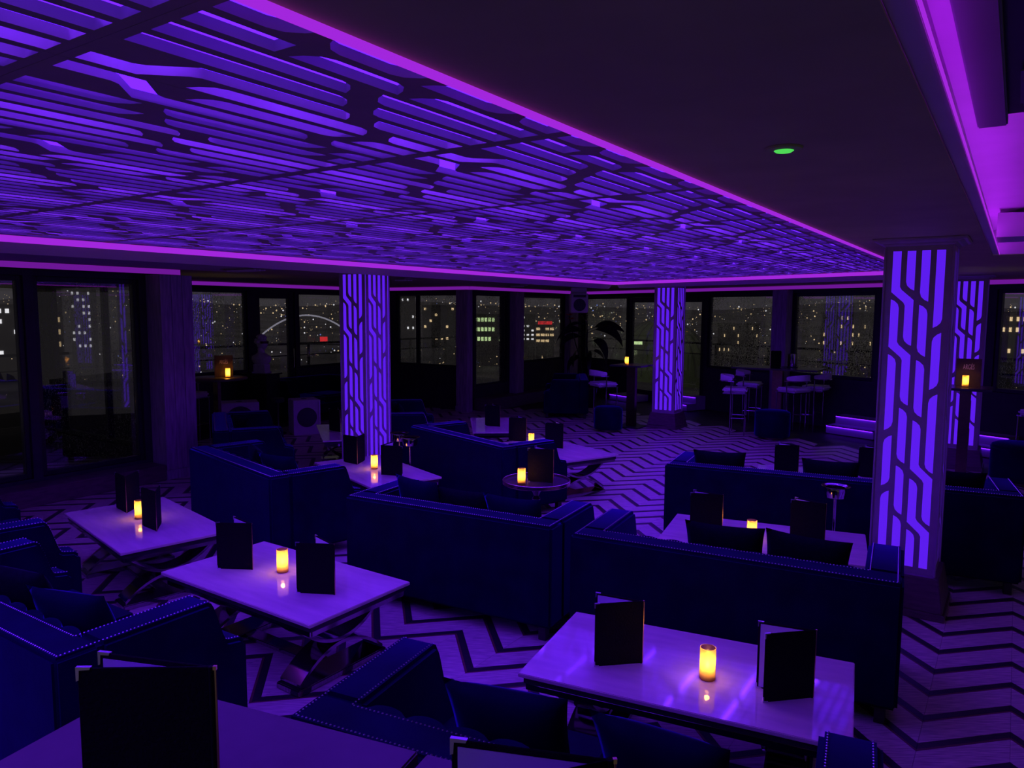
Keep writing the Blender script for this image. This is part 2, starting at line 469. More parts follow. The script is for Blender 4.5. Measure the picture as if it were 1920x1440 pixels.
def window(wd, i, glassm='glass_wet', fw=0.05, door=False, mull=None, mull_s=None):
    a, b, z0, z1 = wd['ops'][i]; sg = wd['sgn']
    k = 1 if door else 0; nwin[k] += 1
    root = struct(D.objects.new(('door_%d' if door else 'window_%d') % nwin[k], None)); COL.objects.link(root)
    c = wd['P'] + wd['e'] * ((a + b) / 2); root.location = (c.x, c.y, 0); root.rotation_euler = (0, 0, wd['rz'])
    h = (b - a) / 2; y0, y1 = (0.03, 0.12) if sg > 0 else (-0.12, -0.03)
    mb = MB(); g = 0.003
    mb.box(-h + g, -h + fw, y0, y1, z0 + g, z1 - g); mb.box(h - fw, h - g, y0, y1, z0 + g, z1 - g)
    mb.box(-h + fw, h - fw, y0, y1, z0 + g, z0 + fw); mb.box(-h + fw, h - fw, y0, y1, z1 - fw, z1 - g)
    part('frame', mb, 'frame_dark', root, bevel=0.006)
    ym = (y0 + y1) / 2
    xs = [-h + fw] + [((wd['s_of'](m_) - (a + b) / 2)) for m_ in (mull or [])] + [h - fw]
    xs = sorted(xs + [(q_ - (a + b) / 2) for q_ in (mull_s or [])])
    for x in xs[1:-1]:
        part('mullion', MB().box(x - .035, x + .035, y0, y1, z0 + fw + .001, z1 - fw - .001), 'frame_dark', root, bevel=0.006)
    for q in range(len(xs) - 1):
        xa = xs[q] + (0.036 if q else 0.001); xb = xs[q + 1] - (0.036 if q < len(xs) - 2 else 0.001)
        mp = MB().box(xa, xb, -0.004, 0.004, z0 + fw + .001, z1 - fw - .001)
        part('pane', mp, glassm, root, loc=(0, ym, 0))
    if door:
        hy = y0 - .05 if sg > 0 else y1 + .05
        mh = MB(); mh.tube([(h - fw / 2, hy, 0.95), (h - fw / 2, hy, 1.35)], 0.012)
        for z in (1.0, 1.3): mh.tube([(h - fw / 2, hy, z), (h - fw / 2, (y0 if sg > 0 else y1), z)], 0.008)
        part('handle', mh, 'chrome', root, smooth=True)
    return root
ZH = 2.52
# near left glazing (floor length), reflects the dark room
w1 = wall('wall_left', WA0, WB, [(None, None, .22, ZH, 0.3, (WA - WA0).length - 1.3), (None, None, .22, ZH, (WA - WA0).length - 1.1, 6.0 - 0.0)], out=U2) if False else None
s_x = lambda px: None
def left_wall():
    P, Q = WA0, WB
    d = wall('wall_left', P, Q, [(-330, -150, .24, ZH), (-120, 46, .24, ZH), (64, 262, .24, ZH)], out=U2)
    for i in range(3): window(d, i, 'glass_clear' if i == 1 else 'glass_drizzle', 0.06)
    return d
wl = left_wall()
Q_ = WB + U2 * (offs - WB.dot(U2))
wr = wall('wall_left', WB, Q_, [(None, None, .24, ZH, .45, (Q_ - WB).length - .15)], out=-U1)
window(wr, 0, 'glass_clear', 0.06, mull_s=[(Q_ - WB).length * .5])
wb = wall('wall_left', B1, B2, [(95, 320, .93, ZH), (333, 464, .93, ZH), (478, 553, .10, ZH), (560, 660, .93, ZH), (690, 737, .93, ZH)], out=U2)
window(wb, 0, 'glass_clear', 0.045, mull=[180]); window(wb, 1, 'glass_wet', 0.045); window(wb, 2, 'glass_drizzle', 0.14, door=True); window(wb, 3, 'glass_drizzle', 0.045); window(wb, 4, 'glass_drizzle', 0.045)
wc = wall('wall_back', B2, C2, [(742, 858, .93, ZH)], out=U1)
window(wc, 0, 'glass_wet', 0.04, mull=[780])
wd_ = wall('wall_left', C2, D1, [(893, 953, .52, ZH), (972, 1060, .93, ZH)], out=U2)
window(wd_, 0, 'glass_wet', 0.04, mull=[946]); window(wd_, 1, 'glass_wet', 0.05)
wf = wall('wall_far', D1, F_END, [(1094, 1175, .88, ZH), (1177, 1322, .12, 2.50), (1327, 1461, .93, ZH), (1486, 1643, .93, ZH), (1680, 1790, .93, ZH), (1868, 2010, .93, ZH)], out=Vector((1, 1, 0)))
window(wf, 0, 'glass_wet', 0.05); window(wf, 1, 'glass_drizzle', 0.13, door=True, mull=[1250]); window(wf, 2, 'glass_wet', 0.05); window(wf, 3, 'glass_wet', 0.06); window(wf, 4, 'glass_wet', 0.06); window(wf, 5, 'glass_drizzle', 0.06)

# lit fascia strips over the windows and dark timber pillars, base boards
ntrim = [0]
def trim(mb, mt, **k):
    ntrim[0] += 1
    return struct(part('trim_%d' % ntrim[0], mb, mt, **k))
def strip(P, Q, n_in, s0=0.0, s1=None):
    e = (Q - P); L = e.length; e.normalize(); s1 = L if s1 is None else s1
    rz = atan2(e.y, e.x); left = Vector((-e.y, e.x, 0)); sg = 1 if left.dot(n_in) > 0 else -1
    ya, yb = sorted((0.002 * sg, 0.07 * sg)); yc, yd = sorted((0.002 * sg, 0.10 * sg))
    t = trim(MB().box(s0, s1, yc, yd, ZS - .082, ZS - .070), 'frame_dark', loc=P, rz=rz)
    l = part('light_strip', MB().box(s0, s1, ya, yb, ZS - .0695, ZS - .002), 'strip_pink', t)
    return t
strip(WA0, WB, -U2); strip(B1, B2, -U2); strip(B2, C2, -U1); strip(C2, D1, -U2); strip(D1, F_END, Vector((-1, -1, 0)))
def pillar(c, w, d, rz, z0=0.0, z1=ZS - .084):
    root = thing('wood_pillar', '', 'pillar', (c.x, c.y, 0), rz)
    n = 3; bw = w / n
    for i in range(n):
        part('board', MB().box(-w / 2 + i * bw + .002, -w / 2 + (i + 1) * bw - .002, -d / 2 - .012, -d / 2 + .01, z0 + .12, z1), 'wall_wood', root, bevel=0.003, seg=1)
    part('core', MB().box(-w / 2, w / 2, -d / 2 + .0105, d / 2, z0, z1), 'wall_wood', root)
    part('foot_board', MB().box(-w / 2 - .01, w / 2 + .01, -d / 2 - .025, -d / 2 + .01, z0, z0 + .118), 'wall_wood', root, bevel=0.004, seg=1)
    return root
def wall_point(wd, px, inset):
    s = wd['s_of'](px); return wd['P'] + wd['e'] * s - wd['n'] * inset
pls = []
def pill(wd, px, w, label, inset=.09, d=.16, flip=False):
    c = wall_point(wd, px, inset)
    rz = atan2(wd['e'].y, wd['e'].x)
    # board face must look into the room
    if Vector((sin(rz), -cos(rz), 0)).dot(-wd['n']) < 0: rz += pi
    p = pillar(c, w, d, rz); p['label'] = label; pls.append(p)
pA = at(306, 519, ZS - .08); pA.z = 0
p = pillar(WB - U1 * 0.22 - U2 * 0.16, .44, .30, RZ + pi / 2); p['label'] = 'wide wood-boarded pillar at the end of the near left window'
pill(wc, 876, .30, 'wood-boarded pillar right of the tall lit column, at the window corner', inset=.10, d=.18)
pill(wd_, 963, .34, 'narrow wood-boarded pillar between two wet windows left of the plant')
pill(wd_, 1066, .40, 'wood-boarded pillar behind the potted plant with the speaker')
pill(wf, 1472, .34, 'wood-boarded pillar between the two wet windows behind the bar stools')
# boxed plinth along the left glazing and back bay
def plinth(P, Q, n_in, h, d):
    e = (Q - P); L = e.length; e.normalize(); rz = atan2(e.y, e.x)
    left = Vector((-e.y, e.x, 0)); sg = 1 if left.dot(n_in) > 0 else -1
    y0, y1 = sorted((0.004 * sg, d * sg))
    t = trim(MB().box(0, L, y0, y1, 0, h), 'plinth_wood', loc=P, rz=rz, bevel=0.008)
    return t
plinth(WA0, WB - U1 * .46, -U2, .20, .34)
plinth(C2 + U1 * .15, D1 - U1 * .3, -U2, .26, .40)
# ================================================================== CEILING
O_R = at(470, -0, ZC)                 # a point on the right edge of the opening
er = at(497, 0, ZC); el = at(0, 437, ZC); ec = at(1143, 529, ZC); ef = at(1655, 508, ZC)
def st(p): return (-(p.dot(U2)), p.dot(U1))      # local (x to the right, y along)
xr = st(er)[0]; xl = (st(el)[0] + st(ec)[0]) / 2
yc = st(ec)[1]; 
_fx, _fy = st(ef)
slope = (_fy - yc) / (_fx - st(ec)[0])
def yfar(x): return yc + slope * (x - xl)
Y0 = -2.6
def w3(x, y, z=0): 
    v = -U2 * x + U1 * y; return Vector((v.x, v.y, z))
# right hand cove opening
cr = at(1648, 0, ZC); xcove = st(cr)[0]; ycove_end = st(at(1862, 470, ZC))[1] + .6
hole1 = [(xl, Y0), (xl, yfar(xl)), (xr, yfar(xr)), (xr, Y0)]
hole2 = [(xcove, Y0 - .2), (xcove, ycove_end), (xcove + 4.2, ycove_end), (xcove + 4.2, Y0 - .2)]
outer = []
def lst(v): return st(v)
outer = [(-14, -8), (-14, 20), (4, 24), (16, 14), (16, -8)]
outer = [lst(Vector(p)) for p in [(-13, -4, 0), (-13, 21, 0), (2.5, 21, 0), (12, 7, 0), (12, -4, 0)]]
me = lattice_mesh('ceiling', outer, [hole1, hole2], 0.004, 'ceiling_paint')
ceil = struct(add('ceiling', me, loc=(0, 0, ZC + .002), rz=RZ))
# lattice panels
PW, PL = 0.57, 1.17
LP = PW / 6; LW = LP * 0.70
g0, g1 = .028, 1.142
pats = [
 [ ([(5, g0), .215], 'FR'), ([(5, .25), .545], 'RR'), ([(5, .575), .91], 'LR'), ([(5, .94), g1], 'RF'),
   ([(4, g0), .235], 'FF'), ([(4, .27), .60], 'LL'), ([(4, .64), g1], 'LF'),
   ([(3, g0), .52], 'FL'), ([(3, .58), g1], 'RF'),
   ([(2, g0), .60], 'FL'), ([(2, .66), g1], 'RF'),
   ([(0, g0), (1, .16), .70], 'FL'), ([(1, .76), g1], 'RF'), ([(0, .28), .86], 'LL'), ([(0, .92), g1], 'RF')],
 [ ([(5, g0), (4, .20), .80], 'FL'), ([(5, .34), .86], 'LR'), ([(5, .90), g1], 'LF'),
   ([(4, .86), g1], 'RF'),
   ([(3, g0), .30], 'FR'), ([(3, .36), .92], 'RR'), ([(3, .98), g1], 'LF'),
   ([(2, g0), .36], 'FR'), ([(2, .42), 1.0], 'RR'), ([(2, 1.06), g1], 'FF'),
   ([(1, g0), .56], 'FL'), ([(1, .62), g1], 'RF'),
   ([(0, g0), .50], 'FL'), ([(0, .56), g1], 'RF')],
 [ ([(5, g0), .62], 'FL'), ([(5, .68), g1], 'RF'),
   ([(4, g0), .56], 'FL'), ([(4, .62), g1], 'RF'),
   ([(3, g0), .24], 'FR'), ([(3, .30), .84], 'LR'), ([(3, .90), g1], 'LF'),
   ([(2, g0), (1, .40), .94], 'FR'), ([(2, .56), 1.02], 'LR'), ([(1, .99), g1], 'LF'),
   ([(1, g0), .26], 'FL'),
   ([(0, g0), .40], 'FL'), ([(0, .46), .98], 'LR'), ([(0, 1.03), g1], 'LF')],
]
pmesh = []
for i, pt in enumerate(pats):
    holes = []
    for path, ends in pt:
        pl = slot_poly(path, ends, LP, LW)
        holes.append([(x - PW + (LP - LW) / 2, y) for x, y in pl])
    pmesh.append(lattice_mesh('lattice_panel', [(-PW + .0008, .0008), (-.0008, .0008), (-.0008, PL - .0008), (-PW + .0008, PL - .0008)], holes, 0.0225, 'lattice_paint'))
jA = st(at(425, -10, ZC))[1]
BORD = 0.035
ncol = int(math.ceil((xr - xl) / PW)) + 1; nrow = int(math.ceil((yfar(xr) - jA) / PL)) + 1
npan = 0
for i in range(ncol):
    for j in range(-3, nrow + 1):
        x1 = xr - BORD - i * PW; y0 = jA + j * PL
        if y0 < Y0 - .1 or y0 > yfar(x1 - PW / 2) + .0: continue
        if x1 < xl: continue
        w = w3(x1, y0)
        me = pmesh[i % 3]
        add('lattice_panel', me, ceil, loc=((x1, y0, .0165)))
        npan += 1
# borders, light box, led bars
zb = ZC + .008
part('lattice_border', MB().box(xr - BORD + .001, xr - .001, Y0, yfar(xr) - .02, .004, .028), 'lattice_paint', ceil)
lb = MB().prism([(xl - .8, Y0 - .3), (xl - .8, yfar(xl) + 1.2), (xr + .0, yfar(xr) + 1.2), (xr + .0, Y0 - .3)], .115, .125, axis='z')
part('light_panel', lb, 'light_violet', ceil)
sd = MB().box(xr + .002, xr + .012, Y0 - .3, yfar(xr) + 1.2, .004, .125)
part('light_box_side', sd, 'lattice_paint', ceil)
nb = 0
for i in range(int((xr - xl) / .57) + 1):
    x = xr - .50 - i * .57
    if x < xl: break
    part('led_bar', MB().box(x - .014, x + .014, Y0, yfar(x) - .05, .078, .088), 'led_violet', ceil)
# pink led profile around the opening
h1, h2 = -.022, -.050
part('led_profile', MB().box(xr - .002, xr + .004, Y0, yfar(xr) + .012, h1, -.003), 'neon_pink', ceil)
part('led_profile', MB().box(xl - .012, xl + .004, Y0, yfar(xl) + .0, h2, -.003), 'neon_pink', ceil)
part('led_profile', MB().prism([(xl + .005, yfar(xl) - .008), (xr - .005, yfar(xr) - .008), (xr - .005, yfar(xr) + .008), (xl + .005, yfar(xl) + .008)], h2, -.003, axis='z'), 'neon_pink', ceil)
# shallow moulding outside the left and far edges
mb = MB()
ya_, yb_ = Y0, yfar(xl)
mb.add([(xl - .013, ya_, -.003), (xl - .22, ya_, -.003), (xl - .22, ya_, -.115), (xl - .013, yb_, -.003), (xl - .22, yb_ + .20, -.003), (xl - .22, yb_ + .20, -.115)],
       [(0, 1, 2), (5, 4, 3), (0, 2, 5, 3), (0, 3, 4, 1), (1, 4, 5, 2)])
trimo = part('ceiling_moulding', mb, 'moulding_paint', ceil)
fdir = Vector((xr - xl, yfar(xr) - yfar(xl), 0)).normalized(); fn = Vector((-fdir.y, fdir.x, 0))
pa = Vector((xl, yfar(xl), 0)) + fn * .012; pb = Vector((xr, yfar(xr), 0)) + fn * .012; pc = pb + fn * .19; pd_ = pa + fn * .19 - fdir * .1
mb = MB().add([(pa.x, pa.y, -.003), (pb.x, pb.y, -.003), (pc.x, pc.y, -.003), (pd_.x, pd_.y, -.003), (pc.x, pc.y, -.105), (pd_.x, pd_.y, -.105)],
              [(0, 1, 2, 3), (0, 5, 4, 1), (3, 2, 4, 5), (1, 4, 2), (0, 3, 5)])
part('ceiling_moulding', mb, 'moulding_paint', ceil)
# dropped ceiling beam between the lattice and the left windows
d0 = at(0, 466, ZC - .03); xa = st(d0)[0]; xb_ = st(WA)[0]
part('ceiling_beam', MB().box(xb_ + .15, xa, Y0, st(WB)[1] + .6, -.014, -.003), 'moulding_paint', ceil, bevel=0.002)
# right cove
part('cove_roof', MB().box(xcove - .02, xcove + 4.25, Y0 - .3, ycove_end + .05, .22, .24), 'cove_paint', ceil)
part('cove_side', MB().box(xcove + 4.2, xcove + 4.22, Y0 - .3, ycove_end, .005, .219), 'cove_paint', ceil)
part('cove_side', MB().box(xcove - .02, xcove - .002, Y0 - .3, ycove_end, .005, .219), 'cove_paint', ceil)
part('cove_side', MB().box(xcove - .02, xcove + 4.2, ycove_end + .001, ycove_end + .02, .005, .219), 'cove_paint', ceil)
part('cove_ledge', MB().box(xcove - .001, xcove + .050, Y0, ycove_end - .01, .0055, .016), 'cove_paint', ceil, bevel=0.003)
part('cove_bead', MB().box(xcove + .051, xcove + .055, Y0, ycove_end - .01, .001, .012), 'neon_pink', ceil)
part('cove_led', MB().box(xcove + .008, xcove + .026, Y0, ycove_end - .05, .022, .034), 'cove_led', ceil)
k0 = st(at(1833, 240, ZC + .05)); k1 = st(at(1890, 236, ZC + .05))
part('bulkhead', MB().box(k0[0], k1[0], Y0, k0[1], .045, .07), 'bulkhead_paint', ceil, bevel=0.004)
part('air_duct', MB().box(k1[0] - .05, k1[0] + 2.2, Y0, k0[1] - .03, .0705, .215), 'frame_dark', ceil, bevel=0.01)
part('duct_grille', MB().box(k1[0] + .03, k1[0] + .35, k0[1] - .55, k0[1] - .2, .05, .070), 'bulkhead_paint', ceil, bevel=0.008)
ce = st(at(1862, 452, ZC)); 
mb = MB(); n_ = 10; vs_ = []; fs_ = []
for i in range(n_ + 1):
    q = pi / 2 * i / n_
    for y_ in (ce[1] - .05, ce[1] + .45): vs_.append((xcove + .06 + .62 * sin(q), y_, .02 + .17 * cos(q)))
for i in range(n_): fs_.append((2 * i, 2 * i + 1, 2 * i + 3, 2 * i + 2))
vs_ += [(xcove + .06, ce[1] - .05, .02), (xcove + .06, ce[1] + .45, .02)]
k_ = 2 * (n_ + 1)
fs_ += [(k_, 0, 1, k_ + 1), (k_, k_ + 1, 2 * n_ + 1, 2 * n_), tuple([k_] + [2 * i for i in range(n_, -1, -1)]), tuple([k_ + 1] + [2 * i + 1 for i in range(n_ + 1)])]
part('cove_end', mb.add(vs_, fs_), 'cove_paint', ceil, smooth=True)
# ceiling fittings
def fitting(px, py, label, r=.045, em='green_led'):
    p = at(px, py, ZC)
    t = thing('downlight', label, 'light', (p.x, p.y, ZC - .001))
    part('bezel', MB().lathe([(r * 1.9, 0), (r * 1.8, -.006), (r * 1.05, -.008)], 24), 'ceiling_paint', t, smooth=True)
    part('lens', MB().lathe([(r, -.0085), (r * .8, -.013), (r * .3, -.016)], 24), em, t, smooth=True)
    return t
fitting(1470, 277, 'round ceiling fitting glowing green on the dark ceiling', .030)
fitting(19, 462, 'small pale round fitting in the ceiling above the left glazing', .05, 'bulkhead_paint')
fitting(1110, 538, 'tiny bright ceiling fitting near the far corner', .02, 'small_led')
def vent(px0, px1, py, label, rz=RZ):
    a = at(px0, py, ZC - .0); b = at(px1, py + (3 if px1 < 700 else 0), ZC - .0)
    c = (a + b) / 2; L = min((b - a).length, 1.6)
    t = thing('ceiling_vent', label, 'vent', (c.x, c.y, ZC - .002), rz)
    part('frame', MB().box(-L / 2, L / 2, -.14, .14, -.022, 0).box(-L / 2 + .03, L / 2 - .03, -.11, .11, -.03, -.0221), 'lattice_paint', t, bevel=0.004)
    for i in range(3): part('slat', MB().box(-L / 2 + .05, L / 2 - .05, -.07 + i * .07 - .01, -.07 + i * .07 + .01, -.045, -.031), 'speaker_white', t)
    return t
vent(408, 512, 500, 'long slotted ceiling vent left of the left lit column')
vent(738, 775, 521, 'short ceiling vent just right of the left lit column')
vent(955, 985, 533, 'thin ceiling vent above the far left windows')

# ================================================================== LIT COLUMNS
CWd = 0.42
cp = 0.09; cw = 0.054
H0, H1 = 0.34, 2.585
def col_slots():
    v = lambda y: (y - 90) / (1310 - 90) * (H1 - H0)
    S = [([(0, v(90)), (1, v(245)), v(450)], 'FR'), ([(0, v(272)), (1, v(455)), v(680)], 'LR'), ([(0, v(484)), v(782)], 'LL'),
         ([(0, v(800)), v(1003)], 'RL'), ([(0, v(1020)), v(1310)], 'RF'),
         ([(1, v(90)), v(240)], 'FR'), ([(1, v(690)), v(907)], 'LR'), ([(1, v(917)), v(1110)], 'LR'), ([(1, v(1115)), v(1310)], 'LF'),
         ([(2, v(90)), v(282)], 'FR'), ([(2, v(293)), v(490)], 'LR'), ([(2, v(503)), v(722)], 'LR'), ([(2, v(735)), (3, v(925)), v(1140)], 'LR'),
         ([(2, v(962)), (3, v(1135)), v(1310)], 'LF'), ([(2, v(1163)), v(1310)], 'LF'),
         ([(3, v(90)), v(380)], 'FL'), ([(3, v(398)), v(615)], 'RL'), ([(3, v(630)), v(935)], 'RR')]
    out = []
    for path, ends in S:
        pl = slot_poly(path, ends, cp, cw, 0.055)
        x0 = (CWd - (3 * cp + cw)) / 2 - CWd / 2
        out.append([(x + x0, (H1 - H0) - y) for x, y in pl])
    return out
HH = H1 - H0
colme = lattice_mesh('column_lattice', [(-CWd / 2, -.05), (CWd / 2, -.05), (CWd / 2, HH + .035), (-CWd / 2, HH + .035)], col_slots(), 0.004, 'column_paint')
colme.transform(Matrix(((1, 0, 0, 0), (0, 0, -1, 0), (0, 1, 0, 0), (0, 0, 0, 1))))
def column(cx_, cy_, label):
    t = thing('lit_column', label, 'column', (cx_, cy_, 0), RZ, 'illuminated lattice columns')
    h = CWd / 2
    part('light_panel', MB().box(-h + .0075, h - .0075, -h + .0075, h - .0075, H0 - .02, H1 + .01), 'column_light', t)
    for k in range(4):
        a = k * pi / 2
        o = add('lattice_face', colme, t, rz=a)
        o.location = (sin(a) * (h - .004), -cos(a) * (h - .004), H0)
        # shrink the side faces a touch so corners do not cross
        o.scale = (1, 1, 1) if k % 2 == 0 else ((CWd - .05) / CWd, 1, 1)
    for sx in (-1, 1):
        for sy in (-1, 1):
            part('corner_bead', MB().box(-.007, .007, -.007, .007, H0 - .05, H1 + .03), 'column_paint', t, loc=(sx * (h + .001), sy * (h + .001), 0), bevel=0.003, seg=1)
    b = MB(); 
    def sq(r0, z0, r1, z1): 
        b.add([(-r0, -r0, z0), (r0, -r0, z0), (r0, r0, z0), (-r0, r0, z0), (-r1, -r1, z1), (r1, -r1, z1), (r1, r1, z1), (-r1, r1, z1)],
              [(3, 2, 1, 0), (4, 5, 6, 7), (0, 1, 5, 4), (1, 2, 6, 5), (2, 3, 7, 6), (3, 0, 4, 7)])
    sq(h + .085, 0, h + .08, .05); sq(h + .07, .05, h + .03, .285)
    part('plinth', b, 'plinth_wood', t, bevel=0.006)
    c = MB(); b = c
    sq(h + .006, H1 + .036, h + .02, H1 + .05); sq(h + .03, H1 + .05, h + .055, H1 + .066); sq(h + .075, H1 + .066, h + .08, ZC - .001)
    part('capital', c, 'column_paint', t, bevel=0.003, seg=1)
    return t
def col_at(pxc, dist_scale, side):   # pxc: pixel column of the nearest vertical corner, Y: depth
    pass
hh = CWd / 2
# nearest corner positions, then centre = corner + half widths
def place_col(corner, label, kind):
    E = -U2
    if kind == 'fl':  c = corner + E * hh + U1 * hh      # corner is the front left one
    else: c = corner - E * hh + U1 * hh                  # corner is the front right one
    return column(c.x, c.y, label)
kk = 2.585 - EYE
zt = 2.585
def corner_at(px, Y): 
    r = ray(px, 583); return Vector((r.x / r.y * Y, Y, 0))
cR = corner_at(1655, 5.36); colR = place_col(cR, 'large glowing violet lattice column at the right, nearest of the four', 'fl')
cL = corner_at(684, 9.0); colL = place_col(cL, 'glowing violet lattice column left of centre with two faces showing', 'fr')
cF = corner_at(1268, 13.6); colF = place_col(cF, 'far glowing violet lattice column by the terrace door', 'fr')
c4 = corner_at(1849, 10.1); col4 = place_col(c4, 'glowing violet lattice column half hidden behind the nearest one', 'fr')

# ================================================================== SOFAS
def arm_profile(Dp, zt=.78, flat=.70):
    pts = [(0, .10), (0, zt)]
    pts += [(flat, zt)]
    for i in range(1, 9):
        t = i / 8; 
        y = flat + (Dp - .10 - flat) * (t ** .9); z = zt - .03 * 0 - (zt - .56) * (3 * t * t - 2 * t ** 3)
        pts.append((y, z))
    pts += [(Dp - .03, .548), (Dp, .52), (Dp, .10)]
    return pts
sofa_cache = {}
def nails(path, off, step=.017, r=.0047):
    mb = MB()
    P = [Vector(p) for p in path]; acc = 0
    for a, b in zip(P[:-1], P[1:]):
        L = (b - a).length; s = acc
        e = (b - a).normalized()
        up = Vector((0, 0, 1)); n = (up - e * up.dot(e)).normalized(); c = e.cross(n)
        while s < L:
            q = a + e * s
            mb.add([q + e * r, q + c * r, q - e * r, q - c * r, q + n * r * .8, q - n * .003], [(0, 1, 4), (1, 2, 4), (2, 3, 4), (3, 0, 4), (1, 0, 5), (2, 1, 5), (3, 2, 5), (0, 3, 5)])
            s += step
        acc = s - L
    return mb
def sofa(mid, ang, Wd, Dp, label, group='navy velvet sofas', name='velvet_sofa', cat='sofa', seats=2):
    """mid: outer back centre on the floor; ang: direction it faces"""
    key = (round(Wd, 2), round(Dp, 2), seats)
    rz = ang - pi / 2
    if key in sofa_cache: return clone(sofa_cache[key], label, group, (mid.x, mid.y, 0), rz)
    t = thing(name, label, cat, (mid.x, mid.y, 0), rz, group)
    w = Wd / 2; th = .19; zt = .78
    pr = arm_profile(Dp, zt)
    part('backrest', MB().box(-w, w, 0, th, .10, zt), 'velvet', t, bevel=0.018, smooth=True, seg=3)
    for s in (-1, 1):
        x0, x1 = sorted((s * w, s * (w - th)))
        part('arm', MB().prism([(th + .001 if q[0] == 0 else q[0], q[1]) for q in pr], x0, x1), 'velvet', t, bevel=0.018, smooth=True, seg=2, ang=35)
    part('seat_base', MB().box(-w + th + .003, w - th - .003, th + .003, Dp - .02, .10, .29), 'velvet', t, bevel=0.012, smooth=True)
    sw = (Wd - 2 * th - .01) / seats
    for i in range(seats):
        x0 = -w + th + .005 + i * sw
        part('seat_cushion', MB().box(x0 + .003, x0 + sw - .003, th + .075, Dp + .0, .295, .455), 'velvet', t, bevel=0.035, smooth=True, seg=3)
    # channelled inner back
    nch = max(4, int(round((Wd - 2 * th) / .17))); cwid = (Wd - 2 * th - .012) / nch
    mb = MB()
    vs = []; fs = []; nx = nch * 6 + 1; nz = 5
    for j in range(nz):
        zf = j / (nz - 1)
        for i in range(nx):
            u = i / 6 % 1; bul = sin(pi * u) ** .6 if 0 < u < 1 else 0
            y = th + .004 + .03 + .030 * bul * (1 if zf < .8 else .75) - (.02 if j == nz - 1 else 0)
            z = .30 + (zt - .022 - .30) * zf + (.012 * bul if j == nz - 1 else 0)
            vs.append((-w + th + .006 + cwid * i / 6, y, z))
    for j in range(nz - 1):
        for i in range(nx - 1): fs.append((j * nx + i, j * nx + i + 1, (j + 1) * nx + i + 1, (j + 1) * nx + i))
    n0 = len(vs)
    for i in range(nx): vs.append((-w + th + .006 + cwid * i / 6, th + .004, zt - .018))
    for i in range(nx): vs.append((-w + th + .006 + cwid * i / 6, th + .004, .30))
    top = (nz - 1) * nx
    for i in range(nx - 1):
        fs.append((top + i, top + i + 1, n0 + i + 1, n0 + i)); fs.append((n0 + i, n0 + i + 1, n0 + nx + i + 1, n0 + nx + i)); fs.append((n0 + nx + i, n0 + nx + i + 1, i + 1, i))
    mb.add(vs, fs)
    part('back_padding', mb, 'velvet', t, smooth=True)
    for sx in (-1, 1):
        for y in (.07, Dp - .07):
            part('leg', MB().prism([(-.028, -.028), (.028, -.028), (.028, .028), (-.028, .028)], 0, .10, axis='z'), 'dark_wood', t, loc=(sx * (w - .08), y, 0), bevel=0.004, seg=1)
    # two lines of nails round the top
    for k, o in enumerate((.028, th - .028)):
        z = zt + .0015
        pts = []
        armp = [(y, zz + .002) for y, zz in pr[2:-2]]
        left = [(-w + o, y, zz) for y, zz in armp][::-1]
        right = [(w - o, y, zz) for y, zz in armp]
        path = left + [(-w + o, o, z), (w - o, o, z)] + right
        stuff(part('nail_trim', nails(path, o), 'nail_metal', t))
    sofa_cache[key] = t
    return t
def sofa_px(L, R, label, Wd=1.84, Dp=.90, anchor='mid', **k):
    a = at(*L, .78); b = at(*R, .78); e = (b - a); e.z = 0; e.normalize()
    ang = atan2(e.y, e.x) + pi / 2
    if anchor == 'mid': m_ = (a + b) / 2
    elif anchor == 'R': m_ = b - e * Wd / 2
    else: m_ = a + e * Wd / 2
    return sofa(m_, ang, Wd, Dp, label, **k), m_, ang
def sofa_w(R, ang, label, Wd=1.84, Dp=.90, corner='R', **k):
    e = Vector((cos(ang - pi / 2), sin(ang - pi / 2), 0))
    m_ = R - e * Wd / 2 if corner == 'R' else R + e * Wd / 2
    return sofa(m_, ang, Wd, Dp, label, **k), m_, ang
S = {}
S['c'] = sofa_px((650, 930), (1028, 989), 'navy velvet sofa in the centre, back to the camera, above the near left table', Wd=1.70)
S['big'] = sofa_px((1067, 1001), (1697, 1098), 'navy velvet sofa seen from behind, behind the near right table')
S['mid'] = sofa_w(at(942, 840, .78), radians(38), 'navy velvet sofa running back from the round tray table to the left lit column')
S['left'] = sofa_px((352, 838), (505, 896), 'navy velvet sofa left of the table under the left lit column', anchor='R')
S['left2'] = sofa_w(at(398, 809, .78), radians(22), 'navy velvet sofa in front of the white speaker cabinets, at left', Wd=1.70)
S['fgl'] = sofa_w(at(99, 1240, .78), radians(57), 'nearest navy velvet sofa at the left, facing the table with two menus')
S['fgl2'] = sofa_w(Vector((-3.50, 4.20, 0)), radians(45), 'navy velvet sofa at the left edge facing the left coffee table')
Ls = Vector((-.77, 2.41, 0)); Rs = Vector((.86, 1.65, 0)); e_ = (Rs - Ls).normalized()
S['fg'] = sofa_w(Ls, atan2(e_.y, e_.x) + pi / 2, 'nearest navy velvet sofa at the bottom with beaded nail trim and two cushions', corner='L', Wd=1.84)
S['r'] = sofa_px((1248, 870), (1925, 933), 'long navy velvet sofa passing behind the nearest lit column', Wd=2.75, seats=3)
S['f7'] = sofa_w(at(793, 776, .78) - Vector((cos(radians(8)), sin(radians(8)), 0)) * .70, radians(8), 'navy velvet sofa left of the far coffee table', Wd=1.70)
S['wall'] = sofa_w(on_line(612, offs - 0.2) * 1.0, radians(-34 - 0), 'navy velvet sofa against the left windows beside the bust', Wd=1.70, corner='L')
